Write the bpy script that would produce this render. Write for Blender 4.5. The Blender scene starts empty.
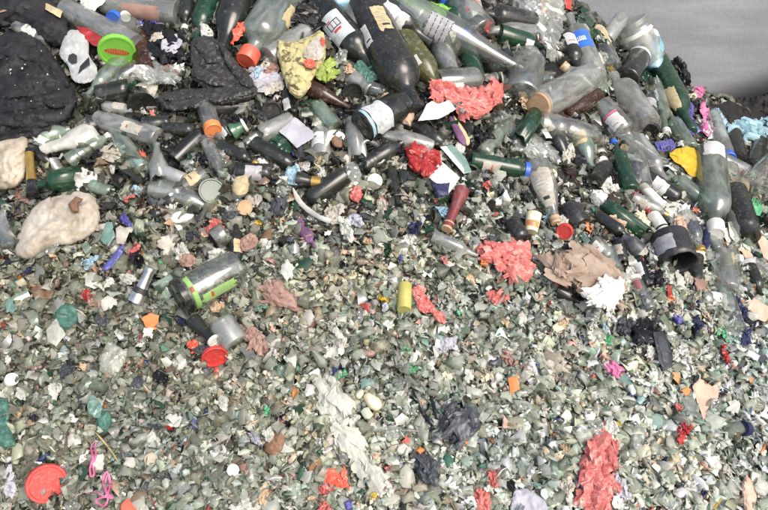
import bpy, math, random
import numpy as np
from mathutils import Vector, Matrix, noise, geometry

random.seed(11)
rng = np.random.default_rng(11)
SC = bpy.context.scene
COL = SC.collection

# ------------------------------------------------------------------ camera, world, sun, exposure
CAM_Z, PITCH, HFOV = 1.6, 25.0, 60.0
cam_data = bpy.data.cameras.new('camera')
cam_data.sensor_width = 36.0
cam_data.lens = 18.0 / math.tan(math.radians(HFOV / 2))
cam_data.clip_start = 0.05
cam_data.clip_end = 400
cam = bpy.data.objects.new('camera', cam_data)
cam.location = (0, 0, CAM_Z)
cam.rotation_euler = (math.radians(90 - PITCH), 0, 0)
COL.objects.link(cam)
SC.camera = cam

SUN_DIR = Vector((-0.42, 0.62, -0.66)).normalized()      # the way the light travels
sun_el = math.asin(-SUN_DIR.z)
sun_az = math.atan2(-SUN_DIR.x, -SUN_DIR.y)              # from +Y, clockwise
world = bpy.data.worlds.new('World')
SC.world = world
world.use_nodes = True
wn = world.node_tree
bg = wn.nodes['Background']
sky = wn.nodes.new('ShaderNodeTexSky')
sky.sky_type = 'NISHITA'
sky.sun_disc = False
sky.sun_elevation = sun_el
sky.sun_rotation = sun_az
sky.dust_density = 4.0
sky.air_density = 1.0
sky.ozone_density = 0.6
wn.links.new(sky.outputs['Color'], bg.inputs['Color'])
bg.inputs['Strength'].default_value = 0.15
sd = bpy.data.lights.new('sun', 'SUN')
sd.energy = 1.15
sd.angle = math.radians(36)
sd.color = (1.0, 0.98, 0.95)
sun = bpy.data.objects.new('sun', sd)
sun.rotation_euler = SUN_DIR.to_track_quat('-Z', 'Y').to_euler()
sun.location = (3, -4, 6)
COL.objects.link(sun)

SC.view_settings.view_transform = 'Standard'
SC.view_settings.look = 'None'
SC.view_settings.gamma = 1.0
SC.view_settings.use_curve_mapping = False
SC.view_settings.exposure = 0.9
SC.render.engine = 'CYCLES'
SC.cycles.transparent_max_bounces = 24
SC.cycles.max_bounces = 8
SC.cycles.use_denoising = True

# ------------------------------------------------------------------ the heap as a height field
YW = 2.62                                                # the concrete wall behind the heap
DX = [-3, -.35, 0, .3, .64, .9, 1.19, 1.5, 2.4]
DD = [0, 0, .04, .17, .375, .545, .70, .815, .95]
def H(x, y):
    x = np.asarray(x, float); y = np.asarray(y, float)
    w = np.clip((y - .7) / 1.9, 0.06, 1.0)
    z = -.0765 + .727 * y - np.interp(x, DX, DD) * w
    z = z + .016 * np.sin(7.1 * x + 3 * y + 1.0) * np.sin(8.3 * y - 2.0 * x) \
          + .009 * np.sin(19 * x - 7 * y) * np.sin(17 * y + 5 * x + 2) \
          + .005 * np.sin(41 * x + 13 * y) * np.sin(37 * y - 11 * x)
    toe = np.clip((y - .30) / .45, 0, 1)
    return z * (toe * toe * (3 - 2 * toe))

cp, sp_ = math.cos(math.radians(PITCH)), math.sin(math.radians(PITCH))
TH = math.tan(math.radians(HFOV / 2)) / 384.0
def rays(px, py):
    u = (np.asarray(px, float) - 384) * TH
    v = (255 - np.asarray(py, float)) * TH
    return u, cp + v * sp_, -sp_ + v * cp               # unit depth along the view axis
def solve(px, py):
    """depth along the view axis at which the ray meets the heap (or the wall's foot)"""
    dx, dy, dz = rays(px, py)
    tw = (YW - .03) / dy
    lo = np.full_like(dx, .25); hi = np.array(tw, float)
    hit = CAM_Z + hi * dz < H(hi * dx, hi * dy)
    for _ in range(34):
        mid = (lo + hi) / 2
        above = CAM_Z + mid * dz > H(mid * dx, mid * dy)
        lo = np.where(above, mid, lo); hi = np.where(above, hi, mid)
    return np.where(hit, lo, tw), hit
def P(px, py, lift=0.0):
    """point over the heap seen at that place, lifted so many metres off it towards the viewer"""
    px = np.atleast_1d(np.asarray(px, float)); py = np.atleast_1d(np.asarray(py, float))
    t, _ = solve(px, py)
    dx, dy, dz = rays(px, py)
    ln = np.sqrt(dx * dx + dy * dy + dz * dz)
    t = t - np.asarray(lift) / ln
    return np.stack([t * dx, t * dy, CAM_Z + t * dz], -1)
def P1(px, py, lift=0.0):
    return Vector(P(px, py, lift)[0])
def mpp(px, py):
    return float(solve(np.array([float(px)]), np.array([float(py)]))[0][0]) * TH
RIGHT = Vector((1, 0, 0)); UP = Vector((0, sp_, cp)); EYE = Vector((0, 0, CAM_Z))

# ------------------------------------------------------------------ materials
MATS = {}
def mat(name, col, col2=None, rough=.5, metal=0.0, opacity=1.0, dirt=.3, scale=28.0, cut=.5,
        soft=.12, bump=.15, spec=.5, dustcol=(.30, .285, .245), tint=None, sub=0.0, bscale=90.0):
    """base colour, a second colour in patches with their own outline, and a coat of grey dust"""
    if name in MATS: return MATS[name]
    m = bpy.data.materials.new(name); m.use_nodes = True
    nt = m.node_tree; N = nt.nodes; L = nt.links
    b = N['Principled BSDF']; out = N['Material Output']
    tc = N.new('ShaderNodeTexCoord')
    mp = N.new('ShaderNodeMapping')
    oi = N.new('ShaderNodeObjectInfo')
    ad = N.new('ShaderNodeVectorMath'); ad.operation = 'SCALE'
    cb = N.new('ShaderNodeCombineXYZ')
    L.new(oi.outputs['Random'], cb.inputs[0]); L.new(oi.outputs['Random'], cb.inputs[1])
    ad.inputs['Scale'].default_value = 17.0
    L.new(cb.outputs[0], ad.inputs[0]); L.new(ad.outputs[0], mp.inputs['Location'])
    L.new(tc.outputs['Object'], mp.inputs['Vector'])
    def nz(sc, det, rgh=.6):
        n = N.new('ShaderNodeTexNoise'); n.inputs['Scale'].default_value = sc
        n.inputs['Detail'].default_value = det; n.inputs['Roughness'].default_value = rgh
        L.new(mp.outputs[0], n.inputs['Vector']); return n
    def ramp(src, a, c):
        r = N.new('ShaderNodeMapRange'); r.inputs['From Min'].default_value = a
        r.inputs['From Max'].default_value = c; L.new(src, r.inputs['Value']); return r.outputs[0]
    cur = None
    mx = N.new('ShaderNodeMix'); mx.data_type = 'RGBA'
    mx.inputs[6].default_value = (*col, 1); mx.inputs[7].default_value = (*(col2 or [c * .72 for c in col]), 1)
    n1 = nz(scale, 5.0); L.new(ramp(n1.outputs['Fac'], cut - soft, cut + soft), mx.inputs[0])
    n2 = nz(scale * 3.1, 6.0, .7)
    dr = ramp(n2.outputs['Fac'], .62 - .3 * dirt, .80 - .2 * dirt)
    sc_ = N.new('ShaderNodeMath'); sc_.operation = 'MULTIPLY'; sc_.inputs[1].default_value = min(1, dirt * 1.6)
    L.new(dr, sc_.inputs[0])
    md = N.new('ShaderNodeMix'); md.data_type = 'RGBA'
    L.new(sc_.outputs[0], md.inputs[0]); L.new(mx.outputs[2], md.inputs[6]); md.inputs[7].default_value = (*dustcol, 1)
    L.new(md.outputs[2], b.inputs['Base Color'])
    rr = N.new('ShaderNodeMath'); rr.operation = 'MULTIPLY_ADD'
    L.new(sc_.outputs[0], rr.inputs[0]); rr.inputs[1].default_value = .6 * (1 - rough); rr.inputs[2].default_value = rough
    L.new(rr.outputs[0], b.inputs['Roughness'])
    b.inputs['Metallic'].default_value = metal
    b.inputs['Specular IOR Level'].default_value = spec
    if sub: b.inputs['Subsurface Weight'].default_value = sub; b.inputs['Subsurface Radius'].default_value = (.01, .01, .01)
    if bump:
        bn = nz(bscale, 4.0); bp = N.new('ShaderNodeBump'); bp.inputs['Strength'].default_value = bump
        bp.inputs['Distance'].default_value = .0025
        L.new(bn.outputs['Fac'], bp.inputs['Height']); L.new(bp.outputs[0], b.inputs['Normal'])
    shade = b
    if name.endswith(('film', 'bag', 'paper')):          # thin sheets glow where the light comes through them
        tl = N.new('ShaderNodeBsdfTranslucent'); L.new(md.outputs[2], tl.inputs['Color'])
        tm = N.new('ShaderNodeMixShader'); tm.inputs[0].default_value = .32
        L.new(b.outputs[0], tm.inputs[1]); L.new(tl.outputs[0], tm.inputs[2]); L.new(tm.outputs[0], out.inputs['Surface']); shade = tm
    if opacity < 1:
        tr = N.new('ShaderNodeBsdfTransparent'); tr.inputs['Color'].default_value = (*(tint or (.9, .93, .9)), 1)
        ms = N.new('ShaderNodeMixShader')
        fr = N.new('ShaderNodeLayerWeight'); fr.inputs['Blend'].default_value = .35
        a1 = N.new('ShaderNodeMath'); a1.operation = 'MULTIPLY_ADD'; a1.use_clamp = True
        L.new(fr.outputs['Facing'], a1.inputs[0]); a1.inputs[1].default_value = .55; a1.inputs[2].default_value = opacity
        a2 = N.new('ShaderNodeMath'); a2.operation = 'ADD'; a2.use_clamp = True
        L.new(a1.outputs[0], a2.inputs[0]); L.new(sc_.outputs[0], a2.inputs[1])
        L.new(a2.outputs[0], ms.inputs[0]); L.new(tr.outputs[0], ms.inputs[1]); L.new(b.outputs[0], ms.inputs[2])
        L.new(ms.outputs[0], out.inputs['Surface'])
    MATS[name] = m
    return m

def G(name, col, op, dirt=.3, rough=.14, tint=None):
    """bottle glass: clear through the middle, deeper in colour and mirror-like towards its edges, with a film of dust in smears"""
    if name in MATS: return MATS[name]
    m = bpy.data.materials.new(name); m.use_nodes = True
    nt = m.node_tree; N = nt.nodes; L = nt.links
    b = N['Principled BSDF']; out = N['Material Output']
    tint = tint or (.90, .93, .89)
    lw = N.new('ShaderNodeLayerWeight'); lw.inputs['Blend'].default_value = .45
    tm = N.new('ShaderNodeMix'); tm.data_type = 'RGBA'
    tm.inputs[6].default_value = (*tint, 1); tm.inputs[7].default_value = (*[t ** 3 * .6 for t in tint], 1)
    L.new(lw.outputs['Facing'], tm.inputs[0])
    tr = N.new('ShaderNodeBsdfTransparent'); L.new(tm.outputs[2], tr.inputs['Color'])
    gl = N.new('ShaderNodeBsdfGlossy'); gl.inputs['Roughness'].default_value = rough; gl.inputs['Color'].default_value = (1, 1, 1, 1)
    fm = N.new('ShaderNodeMath'); fm.operation = 'POWER'; fm.inputs[1].default_value = 3.0; L.new(lw.outputs['Facing'], fm.inputs[0])
    fa = N.new('ShaderNodeMath'); fa.operation = 'MULTIPLY_ADD'; fa.inputs[1].default_value = .7; fa.inputs[2].default_value = .09
    L.new(fm.outputs[0], fa.inputs[0])
    g1 = N.new('ShaderNodeMixShader'); L.new(fa.outputs[0], g1.inputs[0]); L.new(tr.outputs[0], g1.inputs[1]); L.new(gl.outputs[0], g1.inputs[2])
    tc = N.new('ShaderNodeTexCoord'); oi = N.new('ShaderNodeObjectInfo'); mp = N.new('ShaderNodeMapping')
    cb = N.new('ShaderNodeCombineXYZ'); k = N.new('ShaderNodeMath'); k.operation = 'MULTIPLY'; k.inputs[1].default_value = 19
    L.new(oi.outputs['Random'], k.inputs[0]); L.new(k.outputs[0], cb.inputs[0]); L.new(k.outputs[0], cb.inputs[2]); L.new(cb.outputs[0], mp.inputs['Location'])
    mp.inputs['Scale'].default_value = (1, 1, .45); L.new(tc.outputs['Object'], mp.inputs['Vector'])
    n1 = N.new('ShaderNodeTexNoise'); n1.inputs['Scale'].default_value = 34; n1.inputs['Detail'].default_value = 3; n1.inputs['Distortion'].default_value = .8
    L.new(mp.outputs[0], n1.inputs['Vector'])
    mr = N.new('ShaderNodeMapRange'); mr.inputs['From Min'].default_value = .40; mr.inputs['From Max'].default_value = .74
    mr.inputs['To Min'].default_value = op * .7; mr.inputs['To Max'].default_value = min(1, op * 1.3 + dirt)
    L.new(n1.outputs['Fac'], mr.inputs['Value'])
    dm = N.new('ShaderNodeMix'); dm.data_type = 'RGBA'; dm.inputs[6].default_value = (*col, 1); dm.inputs[7].default_value = (*[c * .6 + .12 for c in col], 1)
    L.new(n1.outputs['Fac'], dm.inputs[0]); L.new(dm.outputs[2], b.inputs['Base Color'])
    b.inputs['Roughness'].default_value = rough + .12
    ms = N.new('ShaderNodeMixShader'); L.new(mr.outputs[0], ms.inputs[0]); L.new(g1.outputs[0], ms.inputs[1]); L.new(b.outputs[0], ms.inputs[2])
    L.new(ms.outputs[0], out.inputs['Surface'])
    MATS[name] = m
    return m

M = dict(
    black=mat('dark_bottle_glass', (.010, .011, .010), (.022, .024, .020), rough=.13, dirt=.22, scale=16, bump=.05),
    blackdusty=mat('dusty_dark_bottle_glass', (.013, .013, .012), (.026, .026, .023), rough=.2, dirt=.27, scale=34, bump=.06, dustcol=(.2, .2, .18)),
    brown=mat('brown_bottle_glass', (.035, .014, .006), (.02, .009, .005), rough=.14, dirt=.3, bump=.06),
    amber=G('amber_glass', (.20, .10, .02), .7, .25, tint=(.8, .5, .15)),
    olive=mat('olive_bottle_glass', (.075, .075, .022), (.045, .05, .018), rough=.15, dirt=.35, bump=.06),
    dkgreen=mat('dark_green_glass', (.012, .045, .022), (.008, .028, .016), rough=.12, dirt=.22, bump=.05),
    green=G('green_glass', (.03, .17, .07), .65, .25, tint=(.3, .75, .45)),
    teal=G('frosted_teal_glass', (.13, .27, .22), .8, .35, .35),
    clear=G('clear_glass', (.52, .54, .52), .05, .10, .04),
    dusty=G('dusty_clear_glass', (.50, .51, .48), .10, .16, .06),
    frost=G('frosted_grey_glass', (.42, .435, .415), .30, .2, .16),
    palegreen=G('pale_green_glass', (.34, .42, .34), .2, .2, .08, (.8, .93, .82)),
    greygreen=G('grey_green_bottle_glass', (.22, .27, .23), .36, .22, .12, (.62, .76, .66)),
    bluegl=G('pale_blue_plastic', (.22, .55, .72), .6, .1, .2, (.6, .85, .95)),
    red=mat('red_plastic', (.52, .04, .035), (.42, .035, .03), rough=.42, dirt=.34, scale=50),
    coralcap=mat('coral_cap_plastic', (.75, .12, .07), rough=.35, dirt=.12),
    coral=mat('coral_film', (.58, .18, .155), (.47, .115, .105), rough=.3, scale=40, dirt=.44, sub=.0, opacity=.68, tint=(.9, .3, .28), dustcol=(.55, .3, .26)),
    redfilm=mat('red_film', (.50, .05, .045), (.36, .03, .03), rough=.34, dirt=.22),
    orange=mat('orange_plastic', (.70, .24, .08), (.6, .19, .06), rough=.45, dirt=.28),
    lime=mat('lime_plastic', (.19, .50, .06), (.16, .44, .05), rough=.36, dirt=.2),
    limefilm=mat('lime_film', (.30, .60, .10), (.2, .48, .06), rough=.35, dirt=.1),
    greenpl=mat('green_plastic', (.09, .36, .17), (.07, .28, .13), rough=.4, dirt=.26),
    blue=mat('blue_plastic', (.025, .09, .42), (.03, .12, .5), rough=.35, dirt=.12),
    navy=mat('navy_film', (.022, .026, .075), (.03, .036, .11), rough=.34, dirt=.28),
    violet=mat('violet_blue_plastic', (.10, .10, .32), (.06, .06, .22), rough=.38, dirt=.28),
    aqua=mat('aqua_film', (.27, .42, .46), (.18, .31, .36), rough=.36, dirt=.12, opacity=.85, tint=(.5, .85, .9)),
    skyfilm=mat('sky_blue_film', (.44, .60, .68), (.33, .5, .6), rough=.35, dirt=.24),
    magenta=mat('magenta_strap', (.42, .05, .16), (.52, .15, .27), rough=.45, dirt=.3),
    pink=mat('pink_film', (.78, .16, .40), (.7, .3, .48), rough=.4, dirt=.15),
    rose=mat('dusty_rose_film', (.44, .28, .23), (.34, .2, .16), rough=.5, dirt=.4),
    purple=mat('purple_film', (.16, .07, .15), (.24, .12, .23), rough=.4, dirt=.25),
    yellow=mat('yellow_film', (.72, .52, .05), (.62, .42, .03), rough=.42, dirt=.15),
    yolive=mat('olive_yellow_paint', (.42, .40, .12), (.36, .33, .09), rough=.45, dirt=.25),
    gold=mat('gold_foil', (.55, .36, .09), (.4, .26, .08), rough=.33, metal=.75, dirt=.2),
    silver=mat('silver_foil', (.62, .62, .6), (.4, .4, .39), rough=.24, metal=.85, dirt=.25),
    greymetal=mat('grey_metal', (.42, .43, .42), (.3, .31, .3), rough=.4, metal=.5, dirt=.3),
    white=mat('white_plastic', (.70, .70, .66), (.58, .58, .53), rough=.42, dirt=.32),
    paper=mat('white_paper', (.78, .78, .76), (.66, .65, .62), rough=.75, dirt=.2, bump=.1),
    dirtypaper=mat('dirty_paper', (.62, .6, .54), (.42, .38, .30), rough=.8, dirt=.4),
    lavender=mat('lavender_paper', (.56, .555, .61), (.46, .455, .51), rough=.7, dirt=.15),
    label=mat('bottle_label_paper', (.70, .73, .74), (.5, .55, .56), rough=.6, dirt=.25, scale=60),
    graylabel=mat('grey_label_paper', (.36, .36, .38), (.5, .5, .52), rough=.6, dirt=.2, scale=70),
    creamlabel=mat('cream_label_paper', (.68, .58, .34), (.5, .42, .25), rough=.6, dirt=.25, scale=60),
    bluelabel=mat('blue_label', (.03, .12, .5), (.04, .16, .58), rough=.4, dirt=.06),
    redlabel=mat('red_label', (.28, .018, .02), (.18, .012, .014), rough=.4, dirt=.2),
    ink=mat('black_print', (.02, .02, .022), rough=.6, dirt=.08),
    redink=mat('red_print', (.45, .05, .05), rough=.6, dirt=.08),
    wineink=mat('wine_print', (.30, .05, .02), (.4, .12, .05), rough=.5, dirt=.1),
    orangeink=mat('orange_print', (.75, .25, .07), rough=.6, dirt=.1),
    whiteink=mat('white_print', (.8, .8, .8), rough=.6, dirt=.05),
    cork=mat('cork', (.50, .34, .21), (.4, .26, .15), rough=.8, dirt=.25, scale=60),
    tan=mat('tan_card', (.46, .34, .22), (.36, .25, .16), rough=.8, dirt=.3),
    cream=mat('cream_foam', (.45, .40, .32), (.28, .23, .16), rough=.85, dirt=.42, scale=14, bump=.5, bscale=130),
    foam=mat('stained_foam', (.43, .39, .325), (.22, .18, .13), rough=.9, dirt=.5, scale=17, cut=.55, bump=.4, bscale=120),
    creamblock=mat('cream_plastic', (.72, .66, .46), (.6, .52, .34), rough=.5, dirt=.25),
    brownpaper=mat('brown_paper', (.47, .37, .295), (.33, .245, .18), rough=.75, dirt=.35, bump=.2, scale=16),
    woodbrown=mat('brown_wood', (.20, .11, .065), (.13, .07, .04), rough=.75, dirt=.25),
    maroon=mat('maroon_foil', (.17, .03, .03), (.11, .025, .025), rough=.4, dirt=.3),
    cloth=mat('charcoal_cloth', (.012, .012, .014), (.026, .026, .028), rough=.55, dirt=.22, scale=34, bump=.5, spec=.2, dustcol=(.12, .118, .11), bscale=220),
    rubber=mat('dusty_black_rubber', (.016, .016, .016), (.032, .031, .029), rough=.45, dirt=.34, scale=40, bump=.4, dustcol=(.17, .165, .15), bscale=160),
    bin=mat('black_film', (.010, .010, .012), (.018, .018, .021), rough=.22, dirt=.13, bump=.1),
    blackpl=mat('black_plastic', (.016, .016, .018), (.03, .03, .033), rough=.35, dirt=.22),
    slate=mat('slate_film', (.09, .10, .115), (.05, .055, .065), rough=.34, dirt=.3),
    greyfilm=mat('grey_white_film', (.52, .52, .47), (.40, .40, .36), rough=.5, dirt=.25, opacity=.8),
    clearfilm=G('clear_film', (.62, .63, .60), .16, .16, .10),
    greyplastic=G('translucent_grey_plastic', (.46, .48, .46), .26, .12, .06),
    goldprint=mat('olive_gold_print', (.46, .41, .20), (.13, .11, .05), rough=.32, dirt=.15, scale=48, cut=.54, soft=.04),
    lettuce=mat('yellow_green_film', (.42, .52, .12), (.3, .38, .1), rough=.4, dirt=.2),
    greenlabel=mat('bright_green_label', (.24, .40, .13), (.2, .36, .1), rough=.45, dirt=.2),
    netgreen=mat('green_net', (.05, .16, .12), (.03, .09, .07), rough=.5, dirt=.35, scale=70),
    shred=mat('shredded_grey_film', (.47, .48, .42), (.37, .38, .33), rough=.4, dirt=.25, opacity=.85),
    moulded=mat('moulded_grey_white_plastic', (.40, .415, .41), (.30, .31, .305), rough=.4, dirt=.4),
    olivescrap=mat('olive_green_card', (.10, .12, .07), (.06, .08, .045), rough=.6, dirt=.3),
    peach=mat('peach_card', (.54, .37, .28), (.42, .28, .2), rough=.75, dirt=.36),
    twig=mat('straw', (.33, .27, .13), rough=.8, dirt=.2),
    shardpale=G('pale_cullet_glass', (.54, .55, .46), .46, .35, .15),
    shardgrey=G('grey_cullet_glass', (.44, .45, .38), .46, .35, .15),
    sharddark=G('dark_cullet_glass', (.13, .135, .11), .6, .35, .18),
)

# ------------------------------------------------------------------ mesh helpers
def mesh(name, verts, faces, m, smooth=False, sharp=None):
    me = bpy.data.meshes.new(name)
    me.from_pydata([tuple(v) for v in verts], [], faces)
    me.materials.append(m)
    if smooth:
        me.polygons.foreach_set('use_smooth', [True] * len(me.polygons))
        if sharp: me.set_sharp_from_angle(angle=math.radians(sharp))
    me.update()
    return me
def obj(name, me, parent=None):
    o = bpy.data.objects.new(name, me); COL.objects.link(o)
    if parent is not None: o.parent = parent
    return o
LABELS = {}
def tag(o, label, cat, group=None):
    o['label'] = label; o['category'] = cat
    if group: o['group'] = group
    LABELS[label] = LABELS.get(label, 0) + 1
    return o
def thing(name, label, cat, mw, group=None):
    o = bpy.data.objects.new(name, None); COL.objects.link(o)
    o.empty_display_size = .02
    o.matrix_world = mw
    return tag(o, label, cat, group)

MASK = np.zeros((760, 1120), np.uint8); MX0, MY0 = -170, -110
LAND = []                                                # (x, y, phrase) landmarks for labels
def mask_poly(pts, shrink=0):
    pts = np.array(pts, float)
    x0, y0 = np.floor(pts.min(0)).astype(int) - 1; x1, y1 = np.ceil(pts.max(0)).astype(int) + 1
    xs, ys = np.meshgrid(np.arange(x0, x1 + 1), np.arange(y0, y1 + 1))
    ins = np.zeros(xs.shape, bool); n = len(pts)
    for i in range(n):
        xi, yi = pts[i]; xj, yj = pts[i - 1]
        c = ((yi > ys) != (yj > ys)) & (xs < (xj - xi) * (ys - yi) / ((yj - yi) or 1e-9) + xi)
        ins ^= c
    for _ in range(shrink):
        ins = ins & np.roll(ins, 1, 0) & np.roll(ins, -1, 0) & np.roll(ins, 1, 1) & np.roll(ins, -1, 1)
    yy, xx = ys[ins] - MY0, xs[ins] - MX0
    k = (yy >= 0) & (yy < MASK.shape[0]) & (xx >= 0) & (xx < MASK.shape[1])
    MASK[yy[k], xx[k]] = 1
def land(x, y, phrase):
    if phrase: LAND.append((x, y, phrase))

def lathe(prof, n=28, rib=0.0, zr=(0, 0), jag=0.0, jagend=0, seed=0):
    V, F = [], []
    for k, (r, z) in enumerate(prof):
        for i in range(n):
            a = 2 * math.pi * i / n
            rr = r * (1 - rib * (i % 2)) if zr[0] <= z <= zr[1] else r
            zz = z
            if jag and k == jagend:
                zz += jag * (noise.noise(Vector((math.cos(a) * 1.7 + seed, math.sin(a) * 1.7, seed * .7)))
                             + .5 * noise.noise(Vector((math.cos(a) * 5, math.sin(a) * 5 + seed, 3))))
            V.append((rr * math.cos(a), rr * math.sin(a), zz))
    for k in range(len(prof) - 1):
        for i in range(n):
            j = (i + 1) % n
            F.append((k * n + i, k * n + j, (k + 1) * n + j, (k + 1) * n + i))
    if prof[0][0] > 1e-6 and not (jag and jagend == 0): F.append(tuple(range(n - 1, -1, -1)))
    if prof[-1][0] > 1e-6 and not (jag and jagend == len(prof) - 1): F.append(tuple((len(prof) - 1) * n + i for i in range(n)))
    return V, F
PROF = {
    'wine': [(.75, 0), (.97, .012), (1, .03), (1, .60), (.95, .645), (.8, .69), (.55, .735), (.42, .78), (.38, .84), (.37, .955), (.45, .958), (.45, .992), (.36, 1)],
    'beer': [(.8, 0), (.98, .015), (1, .035), (1, .55), (.95, .60), (.78, .68), (.55, .77), (.44, .86), (.42, .95), (.50, .955), (.50, .992), (.4, 1)],
    'spirit': [(.85, 0), (.98, .012), (1, .03), (1, .66), (.93, .72), (.7, .77), (.42, .80), (.36, .83), (.36, .95), (.44, .955), (.44, .992), (.35, 1)],
    'long': [(.75, 0), (.97, .012), (1, .03), (1, .42), (.93, .5), (.72, .62), (.5, .76), (.38, .88), (.34, .96), (.4, .965), (.4, 1)],
    'pet': [(.7, 0), (.95, .02), (1, .06), (1, .2), (.95, .22), (1, .25), (1, .34), (.95, .36), (1, .39), (1, .62), (.92, .72), (.68, .83), (.42, .9), (.40, .93), (.48, .935), (.48, .95), (.38, .955), (.38, 1)],
    'jar': [(.88, 0), (.98, .02), (1, .05), (1, .80), (.95, .86), (.86, .89), (.86, 1)],
    'can': [(.82, 0), (.84, .02), (1, .07), (1, .92), (.88, .97), (.86, 1), (.8, .985)],
    'cyl': [(.96, 0), (1, .02), (1, .98), (.96, 1)],
    'tub': [(.8, 0), (.83, .02), (1, .97), (1.05, .975), (1.05, 1)],
    'neck': [(1, 0), (.95, .2), (.7, .42), (.62, .55), (.6, .9), (.72, .91), (.72, 1)],
}
def rad_at(prof, z):
    for (r0, z0), (r1, z1) in zip(prof, prof[1:]):
        if z0 <= z <= z1 and z1 > z0: return r0 + (r1 - r0) * (z - z0) / (z1 - z0)
    return prof[-1][0]
def patch(prof, z0, z1, a0, a1, off, nz=8, na=14, tear=0.0, seed=0):
    """a curved sheet that follows a lathe's outside, from angle a0 to a1, with a real thickness"""
    V, F = [], []
    for lay in (0, 1):
        for i in range(nz + 1):
            for j in range(na + 1):
                u, w = i / nz, j / na
                if tear:
                    if j in (0, na): w += tear * noise.noise(Vector((u * 4, seed, j)))
                    if i in (0, nz): u += tear * noise.noise(Vector((w * 4, seed + 5, i)))
                z = z0 + (z1 - z0) * u; a = math.radians(a0 + (a1 - a0) * w)
                r = rad_at(prof, z) + off * (1 if lay == 0 else .25)
                V.append((r * math.cos(a), r * math.sin(a), z))
    s = (nz + 1) * (na + 1); w_ = na + 1
    for i in range(nz):
        for j in range(na):
            p = i * w_ + j
            F.append((p, p + 1, p + w_ + 1, p + w_)); F.append((s + p, s + p + w_, s + p + w_ + 1, s + p + 1))
    rim = [j for j in range(w_)] + [i * w_ + na for i in range(1, nz + 1)] + [nz * w_ + j for j in range(na - 1, -1, -1)] + [i * w_ for i in range(nz - 1, 0, -1)]
    for a, b in zip(rim, rim[1:] + rim[:1]): F.append((b, a, s + a, s + b))
    return V, F
def frame(org, z, toward):
    z = z.normalized(); x = toward - z * toward.dot(z)
    if x.length < 1e-4: x = UP - z * UP.dot(z)
    x.normalize(); y = z.cross(x)
    return Matrix(((x.x, y.x, z.x, org.x), (x.y, y.y, z.y, org.y), (x.z, y.z, z.z, org.z), (0, 0, 0, 1)))

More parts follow.
